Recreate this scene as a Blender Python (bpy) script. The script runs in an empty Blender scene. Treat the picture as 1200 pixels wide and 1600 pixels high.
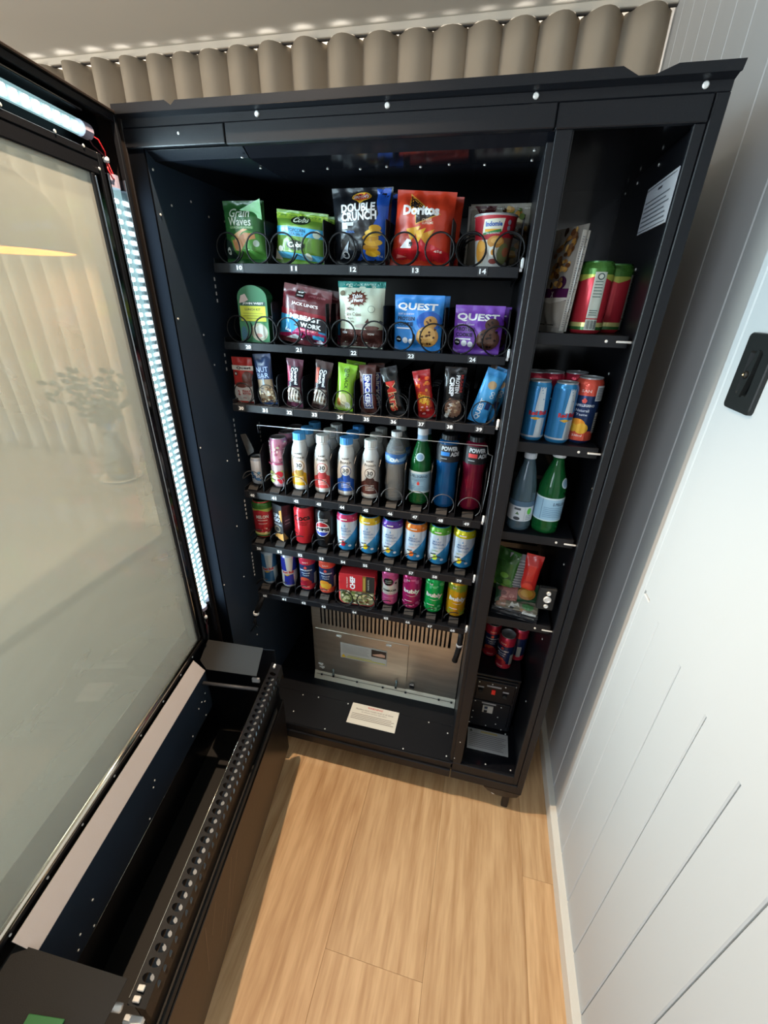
import bpy, bmesh, math, random
from mathutils import Vector, Matrix
from mathutils.geometry import tessellate_polygon
sc = bpy.context.scene
COL = sc.collection
random.seed(7)
PI = math.pi

# ------------------------------------------------------------------ camera
F_PX = 652.13
cd = bpy.data.cameras.new('camera')
cam = bpy.data.objects.new('camera', cd)
COL.objects.link(cam)
cd.sensor_fit = 'VERTICAL'
cd.sensor_height = 36.0
cd.lens = 36.0 * F_PX / 1600.0
cd.clip_start = 0.02
right = Vector((0.97155679, 0.23519369, 0.02759228))
down = Vector((0.13003165, -0.4324721, -0.89222175))
fwd = Vector((-0.19791203, 0.87043197, -0.45075383))
M = Matrix((right, -down, -fwd)).transposed().to_4x4()
M.translation = Vector((0.0, -0.95, 1.62))
cam.matrix_world = M
sc.camera = cam

# ------------------------------------------------------------------ colour management, world, lights
sc.view_settings.view_transform = 'Standard'
sc.view_settings.look = 'None'
sc.view_settings.gamma = 1.0
sc.view_settings.use_curve_mapping = False
sc.view_settings.exposure = 0.13
w = bpy.data.worlds.new('world')
sc.world = w
w.use_nodes = True
w.node_tree.nodes['Background'].inputs[0].default_value = (0.62, 0.72, 0.85, 1)
w.node_tree.nodes['Background'].inputs[1].default_value = 1.6
sc.cycles.max_bounces = 8
sc.cycles.diffuse_bounces = 4
sc.cycles.glossy_bounces = 4
sc.cycles.transmission_bounces = 6
sc.cycles.transparent_max_bounces = 8
sc.cycles.sample_clamp_indirect = 4.0
sc.cycles.caustics_reflective = False
sc.cycles.caustics_refractive = False
sc.cycles.use_denoising = True

TH = math.radians(8.595)                      # door is open 81.4 degrees
DOOR_O = Vector((-0.785, 0, 0))
DU = Vector((math.sin(TH), -math.cos(TH), 0))
DN = Vector((math.cos(TH), math.sin(TH), 0))

def light(name, typ, loc, target, energy, color, **kw):
    ld = bpy.data.lights.new(name, typ)
    o = bpy.data.objects.new(name, ld)
    COL.objects.link(o)
    o.location = loc
    d = Vector(target) - Vector(loc)
    o.rotation_euler = d.to_track_quat('-Z', 'Y').to_euler()
    ld.energy = energy
    ld.color = color
    for k, v in kw.items():
        setattr(ld, k, v)
    return o

# daylight through the window behind the photographer (upper left of the room)
light('window_daylight', 'AREA', (-1.7, -3.3, 1.75), (0.2, 0.2, 1.1), 42, (0.78, 0.89, 1.0), shape='RECTANGLE', size=1.1, size_y=1.0)
# broad soft fill added inside the room, no window of its own there
light('room_fill', 'AREA', (-0.9, -2.9, 2.35), (-0.2, -0.3, 0.6), 4, (0.86, 0.92, 1.0), shape='RECTANGLE', size=2.6, size_y=1.2)
# warm recessed ceiling lamp above the open door
light('ceiling_downlight', 'SPOT', (-0.60, -0.16, 2.46), (-0.45, -0.5, 0.0), 128, (1.0, 0.74, 0.5), spot_size=math.radians(98), spot_blend=0.6, shadow_soft_size=0.010)
# added fill at the solid left wall, brightening the room behind the door glass
light('left_room_fill', 'AREA', (-4.1, -0.9, 1.5), (0.0, 0.1, 1.6), 140, (1.0, 0.93, 0.82), shape='RECTANGLE', size=2.6, size_y=1.6)
# daylight behind the curtain
light('curtain_daylight', 'AREA', (-1.2, 1.27, 1.7), (-1.2, 0.0, 1.9), 110, (1.0, 0.93, 0.84), shape='RECTANGLE', size=3.6, size_y=1.5)

# ------------------------------------------------------------------ materials
def s2l(c):
    return c / 12.92 if c <= 0.04045 else ((c + 0.055) / 1.055) ** 2.4
def hexc(h):
    h = h.lstrip('#')
    return tuple(s2l(int(h[i:i + 2], 16) / 255) for i in (0, 2, 4)) + (1,)
MATS = {}
def mat(name, color, rough=0.5, metal=0.0, bump=0.0, bscale=60.0, spec=0.5, emit=None, estr=0, coat=0.0, var=0.0, vscale=4.0, trans=0.0, alpha=1.0, stretch=None, ior=1.45):
    if name in MATS:
        return MATS[name]
    m = bpy.data.materials.new(name)
    m.use_nodes = True
    nt = m.node_tree
    b = nt.nodes['Principled BSDF']
    if isinstance(color, str):
        color = hexc(color)
    b.inputs['Base Color'].default_value = color
    b.inputs['Roughness'].default_value = rough
    b.inputs['Metallic'].default_value = metal
    b.inputs['Specular IOR Level'].default_value = spec
    b.inputs['Coat Weight'].default_value = coat
    b.inputs['Transmission Weight'].default_value = trans
    b.inputs['IOR'].default_value = ior
    b.inputs['Alpha'].default_value = alpha
    if emit:
        b.inputs['Emission Color'].default_value = hexc(emit) if isinstance(emit, str) else emit
        b.inputs['Emission Strength'].default_value = estr
    if bump or var:
        tc = nt.nodes.new('ShaderNodeTexCoord')
        mp = nt.nodes.new('ShaderNodeMapping')
        nt.links.new(tc.outputs['Object'], mp.inputs[0])
        if stretch:
            mp.inputs['Scale'].default_value = stretch
    if bump:
        n = nt.nodes.new('ShaderNodeTexNoise')
        n.inputs['Scale'].default_value = bscale
        n.inputs['Detail'].default_value = 3
        nt.links.new(mp.outputs[0], n.inputs['Vector'])
        bp = nt.nodes.new('ShaderNodeBump')
        bp.inputs['Strength'].default_value = bump
        bp.inputs['Distance'].default_value = 0.002
        nt.links.new(n.outputs['Fac'], bp.inputs['Height'])
        nt.links.new(bp.outputs[0], b.inputs['Normal'])
    if var:
        n = nt.nodes.new('ShaderNodeTexNoise')
        n.inputs['Scale'].default_value = vscale
        n.inputs['Detail'].default_value = 5
        nt.links.new(mp.outputs[0], n.inputs['Vector'])
        mr = nt.nodes.new('ShaderNodeMapRange')
        mr.inputs['From Min'].default_value = 0.3
        mr.inputs['From Max'].default_value = 0.7
        mr.inputs['To Min'].default_value = 1 - var
        mr.inputs['To Max'].default_value = 1 + var
        nt.links.new(n.outputs['Fac'], mr.inputs[0])
        mx = nt.nodes.new('ShaderNodeMix')
        mx.data_type = 'RGBA'
        mx.blend_type = 'MULTIPLY'
        mx.inputs['Factor'].default_value = 1
        mx.inputs[6].default_value = color
        nt.links.new(mr.outputs[0], mx.inputs[7])
        nt.links.new(mx.outputs[2], b.inputs['Base Color'])
    MATS[name] = m
    return m

M_BLACK = mat('black_powder_coat', (0.0065, 0.0072, 0.0095, 1), 0.38, bump=0.1, bscale=500, spec=0.3)
M_GLOSS = mat('black_gloss_panel', (0.006, 0.0065, 0.009, 1), 0.12, spec=0.6, bump=0.05, bscale=20)
M_INNER = mat('black_inner_liner', (0.006, 0.008, 0.012, 1), 0.28, bump=0.08, bscale=300, spec=0.5)
M_WALLN = mat('tube_lit_black_liner', (0.016, 0.027, 0.045, 1), 0.46, bump=0.2, bscale=500, spec=0.5)  # black liner with the tubes' bluish light put into its base colour
M_BIN = mat('brown_black_bin_plastic', (0.011, 0.0085, 0.0075, 1), 0.3, bump=0.08, bscale=40, spec=0.28)
M_BINF = mat('dark_bin_floor', (0.016, 0.0145, 0.0135, 1), 0.55)
M_PLATE = mat('charcoal_satin_plate', (0.020, 0.020, 0.020, 1), 0.7, bump=0.15, bscale=500, spec=0.25)
M_RISER = mat('black_riser_plastic', (0.008, 0.008, 0.009, 1), 0.55, spec=0.3)
M_BEVEL = mat('pale_grey_bevel_strip', (0.46, 0.43, 0.43, 1), 0.6, bump=0.1, bscale=300, var=0.06, vscale=3)
M_STEEL = mat('brushed_galvanised_steel', (0.56, 0.52, 0.45, 1), 0.34, metal=0.85, bump=0.12, bscale=90, var=0.12, vscale=6, stretch=(1, 1, 9))
M_STEELB = mat('bright_folded_steel', (0.82, 0.79, 0.66, 1), 0.45, metal=0.4)
M_CHROME = mat('bright_screw_metal', (0.78, 0.78, 0.76, 1), 0.3, metal=0.35)
M_WIRE = mat('black_coil_wire', (0.004, 0.004, 0.005, 1), 0.5, spec=0.3)
M_WIREG = mat('grey_coil_wire', (0.10, 0.10, 0.105, 1), 0.35, metal=0.6)
M_CLIP = mat('white_nylon', (0.75, 0.77, 0.78, 1), 0.45)
M_NUM = mat('white_print', (0.8, 0.82, 0.84, 1), 0.5)
M_NPL = mat('number_plate_black', (0.022, 0.023, 0.026, 1), 0.4)
M_PAPER = mat('white_paper', (0.62, 0.66, 0.72, 1), 0.6)
M_INK = mat('grey_ink', (0.13, 0.14, 0.16, 1), 0.6)
M_TRIM = mat('polished_trim_metal', (0.72, 0.66, 0.55, 1), 0.16, metal=1.0)
M_DTRIM = mat('dark_polished_trim', (0.25, 0.26, 0.28, 1), 0.14, metal=1.0)
M_LED = mat('led_chip_emitter', (1, 1, 1, 1), 0.4, emit=(0.80, 1.0, 1.0, 1), estr=16.0)
M_RED = mat('red_wire', '#b02028', 0.4)
M_DRED = mat('maroon_wire', '#4a1822', 0.4)

def mix_tube():
    m = bpy.data.materials.new('led_tube_plastic')
    m.use_nodes = True
    nt = m.node_tree
    nt.nodes.clear()
    out = nt.nodes.new('ShaderNodeOutputMaterial')
    tr = nt.nodes.new('ShaderNodeBsdfTransparent')
    gl = nt.nodes.new('ShaderNodeBsdfGlossy')
    gl.inputs['Roughness'].default_value = 0.1
    em = nt.nodes.new('ShaderNodeEmission')
    em.inputs[0].default_value = (0.52, 0.86, 0.92, 1)
    em.inputs[1].default_value = 0.75
    a = nt.nodes.new('ShaderNodeMixShader')
    a.inputs[0].default_value = 0.08
    b = nt.nodes.new('ShaderNodeMixShader')
    b.inputs[0].default_value = 0.42
    nt.links.new(tr.outputs[0], a.inputs[1]); nt.links.new(gl.outputs[0], a.inputs[2])
    nt.links.new(a.outputs[0], b.inputs[1]); nt.links.new(em.outputs[0], b.inputs[2])
    nt.links.new(b.outputs[0], out.inputs[0])
    return m
M_TUBE = mix_tube()

def glass_mat():
    # heated anti-fog glass of the door: part clear, part milky film, a little gloss
    m = bpy.data.materials.new('hazy_door_glass')
    m.use_nodes = True
    nt = m.node_tree
    nt.nodes.clear()
    out = nt.nodes.new('ShaderNodeOutputMaterial')
    tr = nt.nodes.new('ShaderNodeBsdfTransparent')
    tr.inputs[0].default_value = (0.91, 0.95, 0.92, 1)
    df = nt.nodes.new('ShaderNodeBsdfDiffuse')
    df.inputs[0].default_value = (0.70, 0.71, 0.64, 1)
    tl = nt.nodes.new('ShaderNodeBsdfTranslucent')
    tl.inputs[0].default_value = (0.66, 0.70, 0.65, 1)
    gl = nt.nodes.new('ShaderNodeBsdfGlossy')
    gl.inputs['Roughness'].default_value = 0.03
    lw = nt.nodes.new('ShaderNodeLayerWeight'); lw.inputs[0].default_value = 0.5
    pw = nt.nodes.new('ShaderNodeMath'); pw.operation = 'POWER'; pw.inputs[1].default_value = 4
    nt.links.new(lw.outputs['Facing'], pw.inputs[0])
    fr = nt.nodes.new('ShaderNodeMath'); fr.operation = 'MULTIPLY_ADD'; fr.inputs[1].default_value = 0.6; fr.inputs[2].default_value = 0.035
    nt.links.new(pw.outputs[0], fr.inputs[0])
    n = nt.nodes.new('ShaderNodeTexNoise')
    n.inputs['Scale'].default_value = 2.2
    n.inputs['Detail'].default_value = 6
    n.inputs['Distortion'].default_value = 0.8
    tc = nt.nodes.new('ShaderNodeTexCoord')
    nt.links.new(tc.outputs['Object'], n.inputs['Vector'])
    mr = nt.nodes.new('ShaderNodeMapRange')
    mr.inputs['From Min'].default_value = 0.3; mr.inputs['From Max'].default_value = 0.7
    mr.inputs['To Min'].default_value = 0.28; mr.inputs['To Max'].default_value = 0.38
    nt.links.new(n.outputs['Fac'], mr.inputs[0])
    h = nt.nodes.new('ShaderNodeMixShader'); h.inputs[0].default_value = 0.25
    nt.links.new(df.outputs[0], h.inputs[1]); nt.links.new(tl.outputs[0], h.inputs[2])
    a = nt.nodes.new('ShaderNodeMixShader')
    nt.links.new(mr.outputs[0], a.inputs[0])
    nt.links.new(tr.outputs[0], a.inputs[1]); nt.links.new(h.outputs[0], a.inputs[2])
    b = nt.nodes.new('ShaderNodeMixShader')
    nt.links.new(fr.outputs[0], b.inputs[0])
    nt.links.new(a.outputs[0], b.inputs[1]); nt.links.new(gl.outputs[0], b.inputs[2])
    nt.links.new(b.outputs[0], out.inputs[0])
    return m
M_GLASS = glass_mat()

def wood_mat():
    m = bpy.data.materials.new('oak_plank')
    m.use_nodes = True
    nt = m.node_tree
    b = nt.nodes['Principled BSDF']
    oi = nt.nodes.new('ShaderNodeObjectInfo')
    tc = nt.nodes.new('ShaderNodeTexCoord')
    add = nt.nodes.new('ShaderNodeVectorMath'); add.operation = 'MULTIPLY_ADD'
    cmb = nt.nodes.new('ShaderNodeCombineXYZ')
    nt.links.new(oi.outputs['Random'], cmb.inputs[0]); nt.links.new(oi.outputs['Random'], cmb.inputs[1])
    nt.links.new(cmb.outputs[0], add.inputs[0]); add.inputs[1].default_value = (37, 23, 11)
    nt.links.new(tc.outputs['Object'], add.inputs[2])
    mp = nt.nodes.new('ShaderNodeMapping'); mp.inputs['Scale'].default_value = (1, 0.085, 1)
    nt.links.new(add.outputs[0], mp.inputs[0])
    n1 = nt.nodes.new('ShaderNodeTexNoise'); n1.inputs['Scale'].default_value = 14; n1.inputs['Detail'].default_value = 6; n1.inputs['Distortion'].default_value = 1.6
    n2 = nt.nodes.new('ShaderNodeTexNoise'); n2.inputs['Scale'].default_value = 110; n2.inputs['Detail'].default_value = 4
    nt.links.new(mp.outputs[0], n1.inputs['Vector']); nt.links.new(mp.outputs[0], n2.inputs['Vector'])
    wv = nt.nodes.new('ShaderNodeTexWave'); wv.inputs['Scale'].default_value = 6; wv.inputs['Distortion'].default_value = 9; wv.inputs['Detail'].default_value = 3; wv.inputs['Detail Scale'].default_value = 1.2
    nt.links.new(mp.outputs[0], wv.inputs['Vector'])
    m1 = nt.nodes.new('ShaderNodeMath'); m1.operation = 'MULTIPLY_ADD'; m1.inputs[1].default_value = 0.60
    nt.links.new(n1.outputs['Fac'], m1.inputs[0])
    m2 = nt.nodes.new('ShaderNodeMath'); m2.operation = 'MULTIPLY_ADD'; m2.inputs[1].default_value = 0.42; 
    nt.links.new(n2.outputs['Fac'], m2.inputs[0])
    m3 = nt.nodes.new('ShaderNodeMath'); m3.operation = 'MULTIPLY'; m3.inputs[1].default_value = 0.10
    nt.links.new(wv.outputs['Fac'], m3.inputs[0])
    nt.links.new(m3.outputs[0], m2.inputs[2]); nt.links.new(m2.outputs[0], m1.inputs[2])
    cr = nt.nodes.new('ShaderNodeValToRGB')
    cr.color_ramp.elements[0].position = 0.38; cr.color_ramp.elements[0].color = hexc('#b18659')
    cr.color_ramp.elements[1].position = 0.68; cr.color_ramp.elements[1].color = hexc('#d6b083')
    nt.links.new(m1.outputs[0], cr.inputs[0])
    mr = nt.nodes.new('ShaderNodeMapRange'); mr.inputs['To Min'].default_value = 0.9; mr.inputs['To Max'].default_value = 1.06
    nt.links.new(oi.outputs['Random'], mr.inputs[0])
    mx = nt.nodes.new('ShaderNodeMix'); mx.data_type = 'RGBA'; mx.blend_type = 'MULTIPLY'; mx.inputs['Factor'].default_value = 1
    nt.links.new(cr.outputs[0], mx.inputs[6]); nt.links.new(mr.outputs[0], mx.inputs[7])
    nt.links.new(mx.outputs[2], b.inputs['Base Color'])
    b.inputs['Roughness'].default_value = 0.5
    bp = nt.nodes.new('ShaderNodeBump'); bp.inputs['Strength'].default_value = 0.12; bp.inputs['Distance'].default_value = 0.001
    nt.links.new(n2.outputs['Fac'], bp.inputs['Height']); nt.links.new(bp.outputs[0], b.inputs['Normal'])
    return m
M_WOOD = wood_mat()
M_WHITEW = mat('white_wall_paint', (0.51, 0.525, 0.53, 1), 0.5, bump=0.04, bscale=200)
M_SKIRT = mat('cream_skirting_paint', (0.72, 0.69, 0.62, 1), 0.5)
M_CEIL = mat('ceiling_paint', (0.62, 0.60, 0.55, 1), 0.8, bump=0.05, bscale=200)
M_PLASTIC = mat('black_handle_plastic', (0.012, 0.014, 0.014, 1), 0.42, bump=0.2, bscale=600)

def fabric_mat():
    m = bpy.data.materials.new('beige_linen_curtain')
    m.use_nodes = True
    nt = m.node_tree
    b = nt.nodes['Principled BSDF']
    b.inputs['Base Color'].default_value = (0.45, 0.39, 0.31, 1)
    b.inputs['Roughness'].default_value = 0.9
    b.inputs['Specular IOR Level'].default_value = 0.1
    tl = nt.nodes.new('ShaderNodeBsdfTranslucent'); tl.inputs[0].default_value = (0.5, 0.43, 0.34, 1)
    mx = nt.nodes.new('ShaderNodeMixShader'); mx.inputs[0].default_value = 0.22
    out = nt.nodes['Material Output']
    nt.links.new(b.outputs[0], mx.inputs[1]); nt.links.new(tl.outputs[0], mx.inputs[2]); nt.links.new(mx.outputs[0], out.inputs[0])
    n = nt.nodes.new('ShaderNodeTexNoise'); n.inputs['Scale'].default_value = 500
    bp = nt.nodes.new('ShaderNodeBump'); bp.inputs['Strength'].default_value = 0.3; bp.inputs['Distance'].default_value = 0.001
    nt.links.new(n.outputs['Fac'], bp.inputs['Height']); nt.links.new(bp.outputs[0], b.inputs['Normal'])
    return m
M_CURT = fabric_mat()

def pmat(hexcol, kind='foil'):
    k = kind + '_' + hexcol.lstrip('#')
    if kind == 'foil':
        return mat(k, hexcol, 0.26, bump=0.5, bscale=48, spec=0.55)
    if kind == 'can':
        return mat(k, hexcol, 0.25, metal=0.4, spec=0.5)
    if kind == 'card':
        return mat(k, hexcol, 0.5)
    if kind == 'ink':
        return mat(k, hexcol, 0.4)
    return mat(k, hexcol, 0.4)

# ------------------------------------------------------------------ mesh helpers
class MB:
    def __init__(s):
        s.v = []; s.f = []; s.m = []; s.mats = []; s.sm = []
    def mi(s, m):
        if m not in s.mats:
            s.mats.append(m)
        return s.mats.index(m)
    def add(s, vs, fs, m, smooth=False):
        o = len(s.v); i = s.mi(m)
        s.v.extend([tuple(p) for p in vs])
        for f in fs:
            s.f.append(tuple(o + k for k in f)); s.m.append(i); s.sm.append(smooth)
        return s
    def box(s, a, b, m, ch=0.0):
        x0, y0, z0 = [min(a[i], b[i]) for i in range(3)]
        x1, y1, z1 = [max(a[i], b[i]) for i in range(3)]
        if ch <= 0:
            vs = [(x0, y0, z0), (x1, y0, z0), (x1, y1, z0), (x0, y1, z0), (x0, y0, z1), (x1, y0, z1), (x1, y1, z1), (x0, y1, z1)]
            fs = [(0, 3, 2, 1), (4, 5, 6, 7), (0, 1, 5, 4), (1, 2, 6, 5), (2, 3, 7, 6), (3, 0, 4, 7)]
            return s.add(vs, fs, m)
        bm = bmesh.new()
        bmesh.ops.create_cube(bm, size=1)
        for v in bm.verts:
            v.co = Vector(((x0 + x1) / 2 + v.co.x * (x1 - x0), (y0 + y1) / 2 + v.co.y * (y1 - y0), (z0 + z1) / 2 + v.co.z * (z1 - z0)))
        bmesh.ops.bevel(bm, geom=bm.edges[:], offset=min(ch, 0.45 * min(x1 - x0, y1 - y0, z1 - z0)), segments=1, affect='EDGES')
        bm.verts.index_update()
        s.add([v.co[:] for v in bm.verts], [[v.index for v in f.verts] for f in bm.faces], m)
        bm.free()
        return s
    def prism(s, poly, axis, a, b, m):
        """extrude a 2D polygon along axis (0,1,2) from a to b; poly in the other two coords in order"""
        def P(p, t):
            q = [0, 0, 0]; o = [i for i in range(3) if i != axis]
            q[axis] = t; q[o[0]] = p[0]; q[o[1]] = p[1]
            return tuple(q)
        n = len(poly)
        vs = [P(p, a) for p in poly] + [P(p, b) for p in poly]
        tris = tessellate_polygon([[Vector((p[0], p[1], 0)) for p in poly]])
        fs = [tuple(t) for t in tris] + [tuple(n + k for k in reversed(t)) for t in tris]
        fs += [(i, (i + 1) % n, n + (i + 1) % n, n + i) for i in range(n)]
        return s.add(vs, fs, m)
    def tube(s, path, r, m, n=6, caps=True):
        path = [Vector(p) for p in path]
        vs = []; fs = []
        up = Vector((0.13, 0.31, 0.94)).normalized()
        for i, p in enumerate(path):
            t = (path[min(i + 1, len(path) - 1)] - path[max(i - 1, 0)])
            t = t.normalized() if t.length > 1e-9 else Vector((0, 0, 1))
            a = t.cross(up)
            if a.length < 1e-3:
                a = t.cross(Vector((1, 0, 0)))
            a.normalize(); b = t.cross(a)
            rr = r[i] if isinstance(r, (list, tuple)) else r
            for k in range(n):
                an = 2 * PI * k / n
                vs.append(p + a * math.cos(an) * rr + b * math.sin(an) * rr)
        for i in range(len(path) - 1):
            for k in range(n):
                fs.append((i * n + k, i * n + (k + 1) % n, (i + 1) * n + (k + 1) % n, (i + 1) * n + k))
        if caps:
            fs.append(tuple(range(n - 1, -1, -1))); fs.append(tuple((len(path) - 1) * n + k for k in range(n)))
        return s.add(vs, fs, m, True)
    def lathe(s, prof, m, n=28, c=(0, 0, 0), colf=None, axis=2, capb=True, capt=True):
        vs = []
        for r, z in prof:
            for k in range(n):
                a = 2 * PI * k / n
                x, y = math.cos(a) * r, math.sin(a) * r
                vs.append({2: (c[0] + x, c[1] + y, c[2] + z), 1: (c[0] + x, c[1] + z, c[2] + y), 0: (c[0] + z, c[1] + x, c[2] + y)}[axis])
        for i in range(len(prof) - 1):
            mm = colf(0.5 * (prof[i][1] + prof[i + 1][1])) if colf else m
            s.add([], [], mm)
        o = len(s.v)
        s.v.extend(vs)
        for i in range(len(prof) - 1):
            mm = colf(0.5 * (prof[i][1] + prof[i + 1][1])) if colf else m
            ix = s.mi(mm)
            for k in range(n):
                s.f.append((o + i * n + k, o + i * n + (k + 1) % n, o + (i + 1) * n + (k + 1) % n, o + (i + 1) * n + k)); s.m.append(ix); s.sm.append(True)
        if capb:
            s.f.append(tuple(o + k for k in range(n - 1, -1, -1))); s.m.append(s.mi(m)); s.sm.append(False)
        if capt:
            s.f.append(tuple(o + (len(prof) - 1) * n + k for k in range(n))); s.m.append(s.mi(m)); s.sm.append(False)
        return s
    def mesh(s, name):
        me = bpy.data.meshes.new(name)
        me.from_pydata(s.v, [], s.f)
        for m in s.mats:
            me.materials.append(m)
        me.polygons.foreach_set('material_index', s.m)
        me.polygons.foreach_set('use_smooth', s.sm)
        me.update()
        return me
    def build(s, name, parent=None, loc=None, recalc=False):
        me = s.mesh(name)
        if recalc:
            bm = bmesh.new(); bm.from_mesh(me); bmesh.ops.recalc_face_normals(bm, faces=bm.faces[:]); bm.to_mesh(me); bm.free()
        o = bpy.data.objects.new(name, me)
        COL.objects.link(o)
        if parent:
            o.parent = parent
        if loc:
            o.location = loc
        return o

def tag(o, label=None, cat=None, group=None, kind=None):
    if label: o['label'] = label
    if cat: o['category'] = cat
    if group: o['group'] = group
    if kind: o['kind'] = kind
    return o
def empty(name, loc, rz=0, label=None, cat=None, group=None):
    o = bpy.data.objects.new(name, None)
    COL.objects.link(o)
    o.location = loc; o.rotation_euler = (0, 0, rz); o.empty_display_size = 0.02
    return tag(o, label, cat, group)
def copy_tree(o, parent=None):
    c = o.copy(); COL.objects.link(c)
    if parent: c.parent = parent
    for ch in list(o.children):
        copy_tree(ch, c)
    return c
def inst(o, name, parent, loc, rot=None):
    c = bpy.data.objects.new(name, o.data if hasattr(o, 'data') else o)
    COL.objects.link(c); c.parent = parent; c.location = loc
    if rot: c.rotation_euler = rot
    return c

# ------------------------------------------------------------------ flat print: text and shapes laid on a surface
TCACHE = {}
def text_tris(txt, bold=0.0, sp=1.0):
    k = (txt, bold, sp)
    if k in TCACHE:
        return TCACHE[k]
    cu = bpy.data.curves.new('t', 'FONT')
    cu.body = txt; cu.size = 1; cu.align_x = 'CENTER'; cu.resolution_u = 2
    cu.offset = bold; cu.space_character = sp; cu.fill_mode = 'FRONT'
    o = bpy.data.objects.new('t', cu)
    me = bpy.data.meshes.new_from_object(o)
    me.calc_loop_triangles()
    vs = [v.co[:2] for v in me.vertices]
    tris = [[vs[i] for i in t.vertices] for t in me.loop_triangles]
    bpy.data.objects.remove(o); bpy.data.curves.remove(cu); bpy.data.meshes.remove(me)
    if tris:
        xs = [p[0] for t in tris for p in t]; ys = [p[1] for t in tris for p in t]
        cx = (min(xs) + max(xs)) / 2; cy = (min(ys) + max(ys)) / 2
        w = max(xs) - min(xs); h = max(ys) - min(ys)
        tris = [[((p[0] - cx) / w, (p[1] - cy) / h) for p in t] for t in tris]
    TCACHE[k] = tris
    return tris
def split(tris, L):
    out = []; st = list(tris)
    while st:
        t = st.pop()
        d = [math.hypot(t[i][0] - t[(i + 1) % 3][0], t[i][1] - t[(i + 1) % 3][1]) for i in range(3)]
        k = d.index(max(d))
        if d[k] <= L:
            out.append(t); continue
        a, b, c = t[k], t[(k + 1) % 3], t[(k + 2) % 3]
        mpt = ((a[0] + b[0]) / 2, (a[1] + b[1]) / 2)
        st.append([a, mpt, c]); st.append([mpt, b, c])
    return out
def art(mb, items, S, L=0.007, kind='ink', o0=0.0004, step=0.00010):
    for n, it in enumerate(items):
        off = o0 + n * step
        k = it[0]
        if k == 'r':
            _, u0, v0, u1, v1, c = it
            tris = [[(u0, v0), (u1, v0), (u1, v1)], [(u0, v0), (u1, v1), (u0, v1)]]
        elif k == 'e':
            _, cu, cv, ru, rv, c = it
            N = 18
            P = [(cu + ru * math.cos(2 * PI * i / N), cv + rv * math.sin(2 * PI * i / N)) for i in range(N)]
            tris = [[(cu, cv), P[i], P[(i + 1) % N]] for i in range(N)]
        elif k == 'p':
            _, pts, c = it
            tris = [[pts[i] for i in t] for t in tessellate_polygon([[Vector((p[0], p[1], 0)) for p in pts]])]
        elif k == 't':           # text, centre u, v, width, height, colour, [rot deg], [bold]
            _, txt, cu, cv, tw, th_, c = it[:7]
            rot = math.radians(it[7]) if len(it) > 7 else 0
            bold = it[8] if len(it) > 8 else 0.02
            ca, sa = math.cos(rot), math.sin(rot)
            tris = []
            for t in text_tris(txt, bold):
                tris.append([(cu + p[0] * tw * ca - p[1] * th_ * sa, cv + p[0] * tw * sa + p[1] * th_ * ca) for p in t])
        m = pmat(c, kind) if isinstance(c, str) else c
        tris = split(tris, L)
        vs = []; fs = []
        for t in tris:
            ar = (t[1][0] - t[0][0]) * (t[2][1] - t[0][1]) - (t[2][0] - t[0][0]) * (t[1][1] - t[0][1])
            if abs(ar) < 1e-12: continue
            if ar < 0: t = [t[0], t[2], t[1]]
            b = len(vs)
            vs += [S(p[0], p[1], off) for p in t]
            fs.append((b, b + 1, b + 2))
        mb.add(vs, fs, m, True)
def lines(u0, u1, v0, v1, n, c, h=0.0012, jitter=0.15):
    """rows of small illegible print"""
    out = []
    for i in range(n):
        v = v1 - (v1 - v0) * (i + 0.5) / n
        e = u1 - (u1 - u0) * jitter * random.random()
        out.append(('r', u0, v - h / 2, e, v + h / 2, c))
    return out
FLAT = lambda u, v, o: (u, -o, v)

# ================================================================== SETTING
def struct(o, name=None):
    o['kind'] = 'structure'
    return o
WX = 0.43            # face of the right wall
CZ = 2.50            # ceiling height
# floor of oak planks running towards the back wall
fl = MB().box((-4.2, -4.4, -0.03), (WX + 0.02, 1.4, -0.004), mat('floor_underlay', '#3a2a1c', 0.9)).build('floor')
struct(fl)
PW = 0.2745
edge = 0.317
k = 0
xs = []
x = edge
while x > -1.3:
    xs.append(x); x -= PW
cols = [(edge, WX)] + [(xs[i + 1], xs[i]) for i in range(len(xs) - 1)]
joints = [-0.191, 0.55, 0.9, 0.07, -0.65, 0.3, 0.8]
for i, (x0, x1) in enumerate(cols):
    j = joints[i % 7]
    ys = [yy for yy in (j - 4.2, j - 2.8, j - 1.4, j, j + 1.4) if -4.4 < yy < 1.4]
    ys = [-4.4] + ys + [1.4]
    for a, b in zip(ys[:-1], ys[1:]):
        hx, hy = (x1 - x0) / 2, (b - a) / 2
        MB().box((-hx + 0.0002, -hy + 0.0002, -0.004), (hx - 0.0002, hy - 0.0002, 0.0), M_WOOD, 0.0004).build('plank', fl, ((x0 + x1) / 2, (a + b) / 2, 0))
for i in range(10):
    x1 = xs[-1] - i * PW; x0 = x1 - PW
    MB().box((-PW / 2 + 0.0006, -2.9, -0.004), (PW / 2 - 0.0006, 2.9, 0.0), M_WOOD, 0.0008).build('plank', fl, ((x0 + x1) / 2, -1.5, 0))

struct(MB().box((-4.2, -4.4, CZ), (WX + 0.1, 1.5, CZ + 0.06), M_CEIL).build('ceiling'))
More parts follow.
